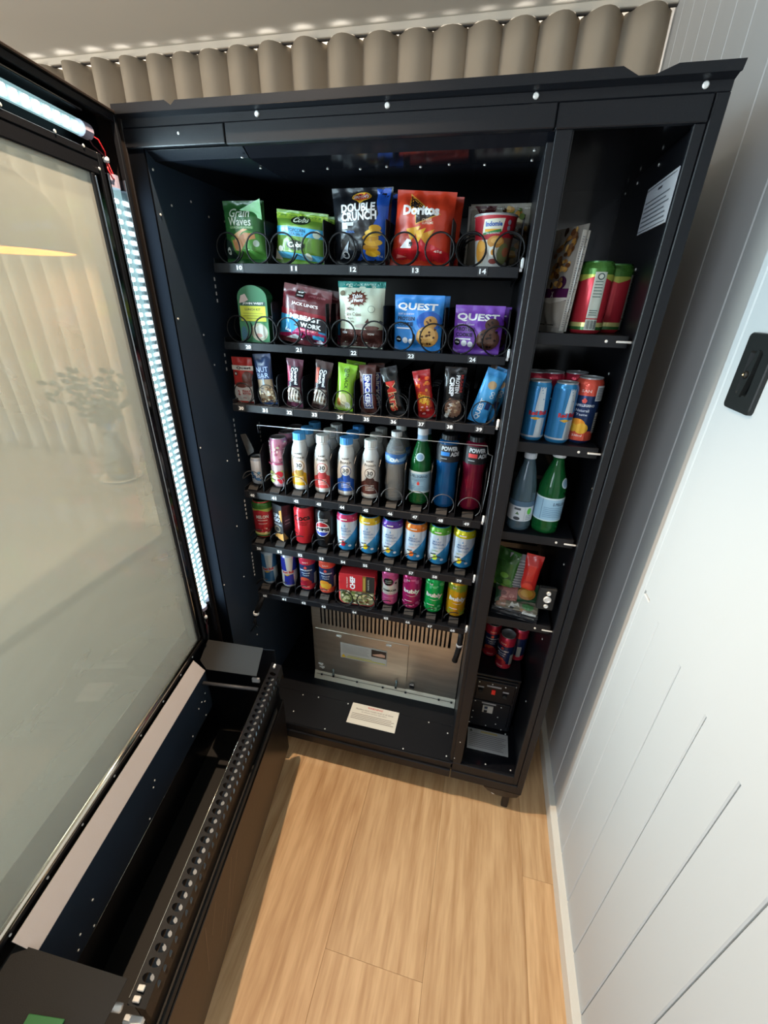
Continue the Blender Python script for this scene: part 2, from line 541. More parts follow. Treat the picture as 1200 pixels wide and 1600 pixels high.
# right wall of tongue and groove boards
wr = struct(MB().box((WX + 0.006, -4.4, 0), (WX + 0.1, 1.5, CZ), M_WHITEW).build('wall_right'))
gy = [1.40, 1.275, 1.15, 1.02, 0.90, 0.775, 0.65, 0.527, 0.404, 0.255, 0.088, -0.02, -0.125, -0.25, -0.362, -0.475, -0.59, -0.70, -0.82, -0.94, -1.06, -1.3, -1.6, -1.9, -2.4, -2.9, -3.4, -3.9, -4.4]
DZ = 1.02; DY = -0.066
for a, b in zip(gy[:-1], gy[1:]):
    def board(y0, y1, z0, z1):
        MB().box((WX, y0 + 0.0013, z0), (WX + 0.0075, y1 - 0.0013, z1), M_WHITEW, 0.0022).build('board', wr)
    if b >= DY or a < -1.35:
        board(b, a, 0.0, CZ)
    elif a > DY:
        board(b, a, 0.0, DZ - 0.0028)
        board(DY + 0.001, a, DZ + 0.006, CZ)
    elif a > -1.35:
        board(b, a, 0.0, DZ - 0.0028)
door1 = struct(MB().box((WX - 0.004, -1.30, DZ), (WX + 0.006, DY - 0.001, CZ - 0.1), M_WHITEW, 0.0006).build('door_1'))
# skirting
struct(MB().prism([(0.409, 0.0), (WX + 0.002, 0.0), (WX + 0.002, 0.058), (0.411, 0.058), (0.409, 0.055)], 1, -4.4, 1.4, M_SKIRT).build('baseboard_right'))
# back wall with the tall window behind the curtain
wb = MB()
wb.box((-4.2, 1.34, 0), (-3.4, 1.46, CZ), M_WHITEW); wb.box((0.1, 1.34, 0), (WX + 0.1, 1.46, CZ), M_WHITEW)
wb.box((-3.4, 1.34, 0), (0.1, 1.46, 0.5), M_WHITEW); wb.box((-3.4, 1.34, 2.35), (0.1, 1.46, CZ), M_WHITEW)
struct(wb.build('wall_back'))
wn = MB()
for xx in (-3.4, -2.25, -1.1, 0.04):
    wn.box((xx, 1.36, 0.5), (xx + 0.06, 1.42, 2.35), M_WHITEW)
wn.box((-3.4, 1.36, 0.5), (0.1, 1.42, 0.56), M_WHITEW); wn.box((-3.4, 1.36, 2.29), (0.1, 1.42, 2.35), M_WHITEW)
w1 = struct(wn.build('window_1'))
for xx in (-3.34, -2.19, -1.04):
    MB().box((xx, 1.387, 0.56), (xx + 1.09, 1.392, 2.29), mat('clear_glass', (0.9, 0.95, 0.95, 1), 0.02, trans=1.0)).build('pane', w1)
struct(MB().box((-4.3, -4.4, 0), (-4.2, 1.5, CZ), M_WHITEW).build('wall_left'))
wf = MB()
wf.box((-4.2, -4.5, 0), (-2.6, -4.4, CZ), M_WHITEW); wf.box((-0.4, -4.5, 0), (WX + 0.1, -4.4, CZ), M_WHITEW)
wf.box((-2.6, -4.5, 0), (-0.4, -4.4, 0.3), M_WHITEW); wf.box((-2.6, -4.5, 2.3), (-0.4, -4.4, CZ), M_WHITEW)
struct(wf.build('wall_front'))

# curtain track and curtain
tr = MB()
tr.box((-4.1, 1.085, CZ - 0.022), (WX, 1.115, CZ), mat('curtain_track_white', '#cfc8ba', 0.5), 0.002)
tr.box((-4.1, 1.095, CZ - 0.026), (WX, 1.105, CZ - 0.021), mat('track_slot', '#3b3631', 0.6))
tro = tr.build('curtain_track')
tag(tro, 'white curtain track fixed along the ceiling above the beige curtain', 'track')
def curtain(x0, x1, lam, mb):
    nx = int((x1 - x0) / 0.0085); nz = 34
    vs = []
    for j in range(nz + 1):
        z = 0.03 + (CZ - 0.024 - 0.03) * j / nz
        for i in range(nx + 1):
            x = x0 + (x1 - x0) * i / nx
            ph = 2 * PI * (x / lam) + 0.5 * math.sin(x * 2.1) + 0.9 * math.sin(x * 5.3 + 1)
            amp = 0.034 + 0.010 * math.sin(x * 6.3 + 0.4)
            amp *= 0.9 + 0.1 * math.sin(z * 2 + x)
            s_ = math.sin(ph)
            y = 1.10 + amp * (s_ * 1.0 + 0.22 * math.sin(2 * ph + 1.1))
            xx = x + 0.022 * math.cos(ph) + 0.004 * math.sin(z * 3 + x * 4)
            vs.append((xx, y, z))
    fs = []
    for j in range(nz):
        for i in range(nx):
            a = j * (nx + 1) + i
            fs.append((a, a + 1, a + nx + 2, a + nx + 1))
    mb.add(vs, fs, M_CURT, True)
cm = MB(); curtain(-3.9, 0.412, 0.132, cm)
co = cm.build('curtain')
tag(co, 'beige linen curtain hanging in wave pleats behind the vending machine', 'curtain')
so = co.modifiers.new('thickness', 'SOLIDIFY'); so.thickness = 0.002

# ================================================================== VENDING MACHINE
VM = empty('vending_machine', (0, 0, 0), 0, 'tall black vending machine, front door open, filled with snacks and drinks', 'vending machine')
XL, XR, XI, XM0, XM1, XRI = -0.79, 0.303, -0.745, 0.058, 0.086, 0.272
ZT, ZB = 1.92, 0.10
DEPTH = 0.74
C = 0.0015
MB().box((XL, 0.0, ZB), (XI, DEPTH, ZT), M_WALLN, C).build('side_wall', VM)
MB().box((XL, -0.0012, ZB), (XI + 0.0005, 0.004, 1.885), mat('dull_black_shade', (0.0016, 0.002, 0.003, 1), 0.9, spec=0.02)).build('edge_shade_strip', VM)  # added near-black strip keeping the wall's front edge dark beside the tube
MB().box((XRI, 0.004, ZB), (XR, DEPTH, ZT), M_BLACK, C).build('side_wall', VM)
MB().box((XI, DEPTH - 0.02, ZB), (XRI, DEPTH, ZT), M_INNER).build('back_wall', VM)
tp = MB().box((XL, 0.002, ZT - 0.003), (XR, DEPTH, ZT), M_BLACK)
tp.prism([(0.009, 1.8838), (0.030, 1.871), (0.60, 1.871), (0.60, 1.8845), (0.009, 1.8845)], 0, XI, -0.526, M_INNER)
tp.prism([(0.009, 1.8838), (0.030, 1.870), (0.119, 1.870), (0.119, 1.8845), (0.009, 1.8845)], 0, -0.523, XM0, M_GLOSS)
tp.box((-0.523, 0.122, 1.870), (XM0, 0.70, 1.876), M_GLOSS)
tp.box((XM1, 0.012, 1.885), (XRI, 0.70, 1.89), M_GLOSS)
tp.build('ceiling_panel', VM, recalc=True)
# mullion between the two compartments
mu = MB().box((XM0, 0.0, 0.13), (XM1, 0.006, 1.884), M_BLACK, C)
mu.box((0.0465, 0.006, 0.18), (XM0 + 0.004, 0.70, 1.87), M_BLACK, C)
mu.box((XM1 - 0.006, 0.006, 0.18), (XM1 + 0.002, 0.70, 1.885), M_INNER)
mu.build('mullion', VM)
# lintel pieces and screwed fascia
MB().box((XL, -0.004, 1.886), (-0.5555, 0.010, 1.917), M_BLACK, C).build('lintel', VM)
MB().box((-0.552, -0.006, 1.884), (0.0545, 0.010, 1.917), M_BLACK, C).build('lintel', VM)
MB().box((0.056, -0.004, 1.883), (0.2815, 0.010, 1.917), M_BLACK, C).build('lintel', VM)
MB().box((XL, -0.002, 1.917), (XR, 0.006, 1.936), M_BLACK, C).build('fascia', VM)
lp = [(XL, 1.936), (XR + 0.002, 1.936), (0.307, 1.949), (0.218, 1.949), (0.196, 1.941), (0.188, 1.938), (0.165, 1.938), (0.141, 1.950), (-0.645, 1.950), (-0.655, 1.943), (-0.668, 1.951), (XL, 1.951)]
lip = MB().prism([(p[0], p[1]) for p in lp], 1, -0.016, -0.012, M_BLACK)
lip.prism([(-0.016, 1.9355), (0.004, 1.930), (0.004, 1.934), (-0.013, 1.939)], 0, XL, XR, M_BLACK)
lip.build('top_lip', VM, recalc=True)
# right stile with stepped seam
MB().box((0.265, 0.0, ZB), (0.2825, 0.012, 1.883), M_BLACK, C).build('stile', VM)
MB().box((0.2835, -0.003, ZB), (XR, 0.012, 1.918), M_BLACK, C).build('stile', VM)
# base: deck, front apron, bottom rail
dk = MB().box((XI, 0.0, 0.172), (XM0, 0.143, 0.180), M_BLACK, 0.001)
dk.box((XI, 0.1445, 0.172), (XM0, 0.24, 0.179), M_BLACK, 0.001)
dk.build('deck_plate', VM)
ap = MB().box((XI, -0.002, 0.148), (XM0 - 0.004, 0.004, 0.180), M_BLACK, C)
ap.box((XI, -0.008, 0.118), (XM0 - 0.004, 0.0, 0.147), M_BLACK, C)
ap.box((XI, 0.0, 0.098), (XM0 - 0.004, 0.02, 0.118), M_BLACK, C)
ap.build('front_apron', VM)
MB().box((XL, 0.03, 0.10), (XR, DEPTH, 0.112), M_BLACK).build('base_pan', VM)
rb = MB().box((XM0, -0.001, 0.145), (0.267, 0.012, 0.186), M_BLACK, C)
rb.box((XM0, -0.004, 0.105), (0.285, 0.006, 0.144), M_BLACK, C)
rb.build('bottom_rail', VM)
MB().box((XM1, 0.01, 0.180), (XRI, 0.20, 0.188), M_GLOSS).build('floor_pan', VM)
MB().box((XM1, 0.46, 0.18), (XRI, 0.47, 1.885), M_GLOSS).build('rear_liner', VM)
# foot of the right front corner
ft = MB().prism([(0.175, 0.104), (0.300, 0.104), (0.292, 0.085), (0.262, 0.072), (0.222, 0.072), (0.192, 0.086)], 1, -0.004, 0.05, M_GLOSS)
ft.box((0.250, 0.004, 0.0), (0.272, 0.022, 0.075), M_BLACK, 0.002)
ft.build('levelling_foot', VM, recalc=True)
MB().lathe([(0.012, 0), (0.014, 0.004), (0.014, 0.010), (0.010, 0.012)], M_CHROME, 16, (0.215, 0.012, 0.066)).build('foot_bolt', VM)
for xx in (XL + 0.1, -0.3):
    MB().lathe([(0.02, 0), (0.022, 0.006), (0.012, 0.01), (0.012, 0.105)], M_BLACK, 16, (xx, 0.16, 0)).build('levelling_foot', VM)
MB().lathe([(0.02, 0), (0.022, 0.006), (0.012, 0.01), (0.012, 0.105)], M_BLACK, 16, (-0.3, 0.62, 0)).build('levelling_foot', VM)

# steel evaporator cover at the bottom of the main compartment
SY = 0.235
gx0, gx1 = -0.548, 0.044
sg = MB()
slots = []
n_sl = 33
sx0, sx1 = -0.512, 0.004
pitch = (sx1 - sx0) / n_sl
sg.box((gx0, SY, 0.462), (sx0, SY + 0.003, 0.60), M_STEEL)
sg.box((sx1 - pitch * 0.4, SY, 0.462), (gx1, SY + 0.003, 0.60), M_STEEL)
sg.box((sx0, SY, 0.462), (sx1 - pitch * 0.4, SY + 0.003, 0.478), M_STEEL)
sg.box((sx0, SY, 0.575), (sx1 - pitch * 0.4, SY + 0.003, 0.60), M_STEEL)
for i in range(n_sl):
    a = sx0 + i * pitch
    if i < n_sl:
        sg.box((a + pitch * 0.45, SY, 0.478), (a + pitch, SY + 0.003, 0.575), M_STEEL) if i < n_sl - 1 else None
sg.box((sx0, SY, 0.478), (sx0 + 0.0005, SY + 0.003, 0.575), M_STEEL)
sg.build('steel_grille', VM)
MB().box((gx0, SY + 0.03, 0.45), (gx1, SY + 0.034, 0.60), M_INNER).build('grille_backing', VM)
sp = MB().box((gx0, SY + 0.002, 0.215), (gx1, SY + 0.006, 0.461), M_STEEL, 0.001)
sp.box((gx0, SY + 0.014, 0.181), (gx1, SY + 0.02, 0.462), M_STEEL)
sp.build('steel_panel', VM)
MB().box((-0.535, SY - 0.001, 0.216), (-0.155, SY + 0.002, 0.452), M_STEEL, 0.0012).build('steel_hatch', VM)
MB().prism([(SY - 0.012, 0.181), (SY + 0.01, 0.181), (SY + 0.01, 0.216), (SY + 0.001, 0.216)], 0, gx0, gx1, M_STEELB).build('steel_skirt', VM, recalc=True)
def steel_bits():
    b = MB()
    b.box((-0.011, -0.003, -0.004), (0.011, 0.001, 0.004), M_CHROME, 0.001)
    b.tube([(-0.008, -0.003, 0.003), (0.008, -0.005, -0.003)], 0.0015, M_CHROME, 5)
    return b.build('hatch_clip', VM, (-0.436, SY - 0.002, 0.434))
hc = steel_bits()
for p in ((-0.233, SY - 0.002, 0.436), (-0.519, SY - 0.003, 0.262), (-0.515, SY - 0.003, 0.245)):
    inst(hc, 'hatch_clip', VM, p)
def latch(x, z):
    b = MB()
    b.tube([(0, -0.004, 0.018), (0.003, -0.010, 0.012), (0.002, -0.012, 0.0), (0, -0.006, -0.014)], 0.004, mat('clear_latch_plastic', '#8fa3a4', 0.2, trans=0.3), 6)
    b.box((-0.004, -0.008, -0.026), (0.004, 0, -0.012), M_BLACK, 0.001)
    return b.build('latch', VM, (x, SY - 0.004, z))
latch(-0.463, 0.232); latch(-0.196, 0.245); 
MB().box((-0.142, SY - 0.014, 0.240), (-0.122, SY - 0.002, 0.262), M_DTRIM, 0.002).build('latch', VM)
for xx in (-0.515, -0.36, -0.25, -0.155, -0.02, 0.03):
    MB().box((-0.004, -0.004, -0.003), (0.004, 0.002, 0.003), M_INNER, 0.001).build('hinge_pin', VM, (xx, SY - 0.008, 0.207))
MB().tube([(gx0 + 0.01, SY - 0.0078, 0.207), (gx1 - 0.01, SY - 0.0078, 0.207)], 0.0009, M_INNER, 5).build('hinge_rod', VM)
# information sticker on the hatch
st = MB().box((-0.431, SY - 0.0022, 0.322), (-0.239, SY - 0.0012, 0.402), mat('grey_sticker', '#a9a9a4', 0.5))
it = [('r', -0.428, 0.324, -0.242, 0.400, '#b4b4b0')] + lines(-0.424, -0.31, 0.352, 0.396, 7, '#777773', 0.0014)
it += [('r', -0.302, 0.360, -0.242, 0.398, '#2c2522'), ('p', [(-0.298, 0.372), (-0.262, 0.384), (-0.247, 0.380), (-0.247, 0.368), (-0.27, 0.366), (-0.295, 0.368)], '#c9a08a')]
it += [('r', -0.405, 0.330, -0.245, 0.334, '#c8c23c'), ('p', [(-0.428, 0.328), (-0.408, 0.328), (-0.418, 0.345)], '#d8b02c'), ('r', -0.400, 0.339, -0.30, 0.3415, '#b0a832')]
art(st, it, lambda u, v, o: (u, SY - 0.0022 - o, v), 0.2)
st.build('information_sticker', VM)
# warning card on the deck
wc = MB().box((-0.352, 0.058, 0.1802), (-0.163, 0.148, 0.181), mat('warning_card_white', '#d8d4c8', 0.5))
it = [('t', 'WARNING!', -0.2575, 0.138, 0.062, 0.0085, '#c03a3a', 0, 0.02), ('t', 'Machine must remain level at all times', -0.2575, 0.125, 0.15, 0.0065, '#6a5a55', 0, 0.0),
      ('t', 'to ensure correct operation', -0.2575, 0.1145, 0.10, 0.006, '#6a5a55', 0, 0.0)]
it += lines(-0.343, -0.172, 0.078, 0.106, 4, '#7d7068', 0.002)
art(wc, it, lambda u, v, o: (u, v, 0.181 + o), 0.2)
wc.build('warning_card', VM)
# grey notice on the floor of the narrow compartment
nc = MB().box((0.103, 0.066, 0.1882), (0.248, 0.150, 0.189), mat('grey_notice', '#a8a8a8', 0.5))
it = [('p', [(0.108, 0.136), (0.120, 0.136), (0.114, 0.147)], '#3c4438'), ('r', 0.150, 0.138, 0.210, 0.145, '#b0a06a')]
it += lines(0.108, 0.243, 0.074, 0.134, 8, '#6c6a70', 0.0022)
art(nc, it, lambda u, v, o: (u, v, 0.189 + o), 0.2)
nc.build('notice_card', VM)
# paper on the inner right wall
pp = MB().box((XRI - 0.0015, 0.035, 1.759), (XRI - 0.0003, 0.205, 1.838), M_PAPER)
it = [('r', -0.012, 0.064, 0.012, 0.068, '#5a6068')] + lines(-0.074, 0.074, 0.008, 0.056, 6, '#7c848e', 0.0024)
it += [('r', -0.082, 0.0735, 0.082, 0.0745, '#59606a'), ('r', -0.082, 0.0035, 0.082, 0.0045, '#59606a')]
art(pp, it, lambda u, v, o: (XRI - 0.0015 - o, 0.12 - u, 1.759 + v), 0.2)
pp.build('paper_notice', VM)

# electrical panel in the narrow compartment
ep = MB().box((0.100, 0.162, 0.195), (0.246, 0.172, 0.445), M_BLACK, C)
ep.box((0.096, 0.158, 0.456), (0.252, 0.45, 0.465), M_BLACK, C)
ep.box((0.096, 0.172, 0.190), (0.252, 0.45, 0.456), M_INNER)
ep.box((0.108, 0.157, 0.340), (0.238, 0.163, 0.436), M_BLACK, C)
ep.box((0.104, 0.157, 0.214), (0.236, 0.163, 0.334), M_BLACK, C)
EP = ep.build('control_panel', VM)
def chip(name, a, b, m, lab=None):
    o = MB().box(a, b, m, 0.0006).build(name, EP)
    if lab: o['label'] = lab
    return o
M_TAG = mat('tag_grey', '#8d8d90', 0.5)
chip('name_strip', (0.142, 0.1555, 0.412), (0.192, 0.157, 0.419), M_TAG)
chip('name_strip', (0.112, 0.1555, 0.402), (0.133, 0.157, 0.409), M_TAG)
chip('name_strip', (0.199, 0.1555, 0.395), (0.220, 0.157, 0.402), M_TAG)
chip('name_strip', (0.136, 0.1555, 0.324), (0.186, 0.157, 0.331), M_TAG)
chip('rocker_switch', (0.161, 0.153, 0.380), (0.174, 0.158, 0.400), mat('red_switch', '#b01c18', 0.3, emit='#b01c18', estr=0.25))
chip('breaker_switch', (0.141, 0.152, 0.284), (0.178, 0.158, 0.318), mat('breaker_grey', '#a2a29c', 0.5))
chip('toggle', (0.147, 0.149, 0.306), (0.158, 0.153, 0.315), mat('toggle_blue', '#26364e', 0.4))
chip('toggle', (0.147, 0.149, 0.288), (0.158, 0.153, 0.297), M_BLACK)
for xx, zz in ((0.123, 0.388), (0.208, 0.380)):
    MB().lathe([(0.0085, 0), (0.0085, -0.006), (0.0055, -0.008)], M_PLATE, 14, (xx, 0.157, zz), axis=1).build('fuse_holder', EP)

# screws, all sharing one mesh
scr = MB().lathe([(0.0034, 0.0), (0.0034, -0.0012), (0.0022, -0.0022)], M_CHROME, 10, axis=1)
SCR = scr.mesh('screw')
def screws(pts, parent, rot=(0, 0, 0), s=1.0):
    for p in pts:
        o = bpy.data.objects.new('screw', SCR); COL.objects.link(o); o.parent = parent; o.location = p; o.rotation_euler = rot; o.scale = (s, s, s)
screws([(-0.483, -0.002, 1.9265), (-0.232, -0.002, 1.9265), (0.018, -0.002, 1.9265), (0.265, -0.002, 1.9265)], VM, s=1.45)
screws([(-0.655, -0.004, 1.905)], VM, s=0.8)
RX = (0, 0, PI / 2)      # facing +x from the left wall
screws([(XI, y, z) for y, z in ((0.018, 1.855), (0.06, 1.80), (0.134, 1.82), (0.20, 1.80), (0.271, 1.80), (0.017, 1.776), (0.014, 1.568), (0.104, 1.527), (0.132, 1.448), (0.012, 1.244), (0.125, 1.167), (0.124, 0.938), (0.009, 0.78), (0.121, 0.736), (0.248, 0.577), (0.15, 0.44), (0.1, 0.3))], VM, (0, 0, PI / 2), 0.75)
screws([(XRI, y, z) for y, z in ((0.177, 1.872), (0.024, 1.872), (0.32, 1.872), (0.42, 1.872), (0.028, 1.702), (0.148, 1.693), (0.147, 1.485), (0.03, 1.40), (0.03, 1.245), (0.10, 0.99), (0.02, 0.965), (0.12, 0.70), (0.02, 0.55), (0.12, 0.42), (0.02, 0.35))], VM, (0, 0, -PI / 2), 0.85)
screws([(x, y, 1.870) for x, y in ((-0.535, 0.02), (-0.535, 0.095), (-0.45, 0.128), (-0.39, 0.118), (-0.32, 0.128), (-0.26, 0.118), (-0.19, 0.128), (-0.13, 0.118), (-0.06, 0.128), (0.03, 0.05), (0.03, 0.11))], VM, (PI / 2, 0, 0), 0.8)
screws([(x, y, 0.180) for x, y in ((-0.56, 0.13), (-0.565, 0.05), (-0.495, 0.135), (-0.37, 0.137), (-0.20, 0.137), (-0.045, 0.137), (0.03, 0.11), (0.035, 0.02), (-0.42, 0.01), (-0.12, 0.008))], VM, (-PI / 2, 0, 0), 0.8)
screws([(0.115, 0.156, 0.428), (0.160, 0.156, 0.427), (0.205, 0.156, 0.425), (0.112, 0.156, 0.330), (0.205, 0.156, 0.322), (0.110, 0.156, 0.276), (0.200, 0.156, 0.268), (0.110, 0.156, 0.240), (0.198, 0.156, 0.230), (0.104, 0.156, 0.212), (0.165, 0.161, 0.205), (0.222, 0.161, 0.200), (0.240, 0.161, 0.43)], VM, s=0.7)
screws([(0.170, 0.02, 0.1885), (0.255, 0.02, 0.1885), (0.240, 0.155, 0.1885)], VM, (-PI / 2, 0, 0), 0.8)
screws([(0.072, 0.0, 0.30), (0.062, 0.0, 0.21)], VM, s=0.5)
# slotted adjustment strips on the left wall (one strip per tray)
sm = MB()
for (z0, z1) in ((1.60, 1.669), (1.42, 1.478), (1.14, 1.287), (0.93, 1.01), (0.80, 0.69)):
    a, b = min(z0, z1), max(z0, z1)
    n = max(3, int((b - a) / 0.0155))
    for i in range(n):
        z = a + (b - a) * (i + 0.5) / n
        sm.box((XI - 0.001, 0.1855, z - 0.0042), (XI + 0.0006, 0.1905, z + 0.0042), M_CLIP)
for i in range(5):
    z = 1.17 + i * 0.0155
    sm.box((XI - 0.001, 0.335, z - 0.0042), (XI + 0.0006, 0.340, z + 0.0042), M_CLIP)
smo = sm.build('slot_strip', VM); smo['kind'] = 'stuff'

# lock box bracket on the right inside
lb = MB().box((0.212, 0.032, 0.878), (0.256, 0.048, 0.947), M_PLATE, 0.002).build('lock_plate', VM)
for zz, r_ in ((0.934, 0.006), (0.892, 0.006), (0.914, 0.0105)):
    MB().lathe([(r_, 0), (r_, -0.003), (r_ * 0.7, -0.005), (r_ * 0.6, -0.002)], M_CHROME, 18, (0.236, 0.032, zz), axis=1).build('lock_cylinder' if r_ > 0.01 else 'bolt', lb)

# shelves of the narrow compartment
for zt, zb, xe in ((1.572, 1.549, 0.262), (1.341, 1.317, 0.262), (1.104, 1.081, 0.262), (0.826, 0.800, 0.262)):
    s_ = MB().box((XM1 + 0.002, 0.028, zb), (xe, 0.031, zt), M_BLACK, 0.0008)
    s_.box((XM1 + 0.002, 0.031, zt - 0.004), (xe, 0.44, zt - 0.0015), M_BLACK)
    o = s_.build('shelf', VM)
    screws([(0.222 if xe > 0.24 else 0.15, 0.028, (zt + zb) / 2)], o, s=0.9)
    if xe > 0.24:
        MB().box((0.240, 0.024, (zt + zb) / 2 - 0.002), (0.268, 0.027, (zt + zb) / 2 + 0.002), M_CHROME, 0.0008).build('shelf_tab', o)

# ------------------------------------------------------------------ trays
LANES = [-0.6685 + 0.0739 * i for i in range(10)]
WIDE = [-0.625, -0.4815, -0.334, -0.188, -0.040]
TX0, TX1 = -0.695, 0.0365
TRAYS = [
    ('wide', 1.693, 1.672, 0.09, WIDE, ['10', '11', '12', '13', '14'], 1.684),
    ('wide', 1.512, 1.493, 0.10, WIDE, ['20', '21', '22', '23', '24'], 1.5025),
    ('bars', 1.348, 1.327, 0.085, LANES, [str(30 + i) for i in range(10)], 1.3375),
    ('tall', 1.077, 1.054, 0.13, LANES, [str(40 + i) for i in range(10)], 1.0655),
    ('cans', 0.881, 0.857, 0.055, LANES, [str(50 + i) for i in range(10)], 0.8695),
    ('cans', 0.683, 0.662, 0.055, LANES[:4] + [-0.336] + LANES[6:], [str(60 + i) for i in range(9)], 0.6725),
]
def helix_mesh(R, turns, pitch, y0, wire, m, start=0.0):
    pts = []
    N = 26
    y = 0.0
    for i in range(int(turns * N) + 1):
        t = i / N
        a = start + 2 * PI * t
        yy = y0 + (0.006 * t if t < 1 else 0.006 + (t - 1) * pitch)
        pts.append((R * math.cos(a), yy, R * math.sin(a)))
    return MB().tube(pts, wire, m, 5).mesh('coil')
H_WIDE = helix_mesh(0.0320, 10, 0.045, 0, 0.0020, M_WIRE, -PI / 2)
H_BAR = helix_mesh(0.0285, 10, 0.045, 0, 0.0014, M_WIRE, -PI / 2)
def arc_mesh(R, a0, a1, m, wire, tail=True):
    pts = []
    for i in range(25):
        a = math.radians(a0 + (a1 - a0) * i / 24)
        pts.append((R * math.cos(a), 0.006 * i / 24 - 0.003, R * math.sin(a)))
    if tail:
        a = math.radians(a0)
        for i in range(1, 12):
            pts.insert(0, (R * math.cos(a + 0.02 * i) * (1 + 0.002 * i), 0.0 + 0.045 * i, R * math.sin(a) - 0.0005 * i))
    return MB().tube(pts, wire, m, 5).mesh('coil')
A_TALL = arc_mesh(0.031, 175, -52, M_WIREG, 0.0012)
A_CAN = arc_mesh(0.031, 172, 68, M_WIRE, 0.0016)
TRAY_OBJ = []
for ti, (kind, zt, zb, dh, lanes, nums, zl) in enumerate(TRAYS):
    fz = zt - 0.0015
    t = MB().box((TX0, 0.1165, zb), (TX1, 0.1205, zt), M_BLACK, 0.0008)
    t.box((TX0, 0.1205, fz - 0.002), (TX1, 0.64, fz), M_BLACK)
    t.box((TX0, 0.12, zb), (TX0 + 0.002, 0.64, fz + 0.012), M_BLACK)
    t.box((TX1 - 0.002, 0.12, zb), (TX1, 0.64, fz + 0.012), M_BLACK)
    T = t.build('tray', VM)
    TRAY_OBJ.append(T)
    for x, s_ in zip(lanes, nums):
        nb = MB().box((-0.0105, 0, -0.0085), (0.0105, 0.001, 0.0085), M_NPL, 0.0004)
        art(nb, [('t', s_, 0, 0, 0.0145, 0.0098, M_NUM, 0, 0.03)], FLAT, 0.5)
        nb.build('number_plate', T, (x + 0.001, 0.1155, zl - 0.0005))
    # dividers between the lanes
    ms = [0.5 * (a + b) for a, b in zip(lanes[:-1], lanes[1:])] + ([TX1 - 0.004] if kind != 'cans' else [])
    if ti == 5:
        ms = [0.5 * (LANES[i] + LANES[i + 1]) for i in (0, 1, 2)] + [-0.409, -0.262] + [0.5 * (LANES[i] + LANES[i + 1]) for i in (6, 7, 8)]
    if kind == 'tall':
        poly = [(0.126, fz), (0.126, fz + 0.128), (0.150, fz + 0.150), (0.60, fz + 0.165), (0.60, fz)]
    elif kind == 'bars':
        poly = [(0.128, fz), (0.128, fz + 0.070), (0.133, fz + 0.080), (0.142, fz + 0.085), (0.60, fz + 0.085), (0.60, fz)]
    elif kind == 'wide':
        poly = [(0.126, fz), (0.126, fz + dh - 0.004), (0.130, fz + dh), (0.60, fz + dh), (0.60, fz)]
    else:
        poly = [(0.135, fz), (0.135, fz + 0.045), (0.150, fz + dh), (0.60, fz + dh), (0.60, fz)]
    dm = MB().prism(poly, 0, -0.0008, 0.0008, M_BLACK)
    dme = None
    for x in ms:
        if dme is None:
            o = dm.build('divider', T, (x, 0, 0), recalc=True); dme = o.data
        else:
            inst(o, 'divider', T, (x, 0, 0))
    # coils
    if kind == 'wide':
        for x in lanes:
            for s_ in (-1, 1):
                inst(H_WIDE, 'coil', T, (x + 0.010 + s_ * 0.0400, 0.124, fz + 0.0335)) 
    elif kind == 'bars':
        for x in lanes:
            inst(H_BAR, 'coil', T, (x + 0.006, 0.124, fz + 0.030))
    elif kind == 'tall':
        for x in lanes:
            inst(A_TALL, 'coil', T, (x + 0.002, 0.126, fz + 0.036))
    else:
        for i, x in enumerate(lanes):
            if ti == 5 and i == 4:
                for s_ in (-1, 1):
                    inst(H_WIDE, 'coil', T, (x + s_ * 0.0385, 0.122, fz + 0.036))
            else:
                inst(A_CAN, 'coil', T, (x, 0.126, fz + 0.024))
    # stepped pusher block under each can or bottle
    if kind in ('tall', 'cans'):
        hh = 0.016 if kind == 'tall' else 0.0175
        if ti == 5: hh = 0.0255
        rz = fz + hh
        rme = MB().prism([(0.1225, 0), (0.60, 0), (0.60, hh), (0.137, hh), (0.131, hh - 0.004), (0.1225, hh - 0.010)], 0, -0.0155, 0.0155, M_RISER)
        for i, x in enumerate(lanes):
            if ti == 5 and i == 4: continue
            if i == 0:
                ro = rme.build('riser', T, (x, 0, fz), recalc=True)
            else:
                inst(ro, 'riser', T, (x, 0, fz))
    # white nylon stop at the right end
    cl = MB().box((-0.0032, -0.004, -0.001), (0.0032, 0.004, 0.017), M_CLIP, 0.0012)
    cl.box((-0.0025, -0.003, 0.017), (0.0025, 0.003, 0.019), M_CLIP, 0.0006)
    cl.box((-0.0055, -0.003, -0.007), (0.0015, 0.003, -0.001), M_CLIP, 0.0006)
    cl.build('tray_stop', T, (TX1 + 0.0050, 0.122, zt - 0.002 if ti < 4 else zt - 0.006))
# guard wire and bracket of the tall tray
T4 = TRAY_OBJ[3]
gw = MB().tube([(-0.637, 0.14, 1.262), (-0.620, 0.11, 1.294), (-0.39, 0.11, 1.2955), (0.024, 0.11, 1.298), (0.028, 0.112, 1.277), (0.040, 0.116, 1.272), (0.039, 0.12, 1.188), (0.034, 0.13, 1.10)], 0.0011, mat('pale_guard_wire', '#9aa0a4', 0.3, metal=0.5), 6)
gw.build('guard_wire', T4)
MB().prism([(-0.677, 1.261), (-0.660, 1.265), (-0.640, 1.222), (-0.640, 1.212), (-0.660, 1.199), (-0.664, 1.215)], 1, 0.108, 0.110, M_PLATE).build('bracket_plate', T4, recalc=True)
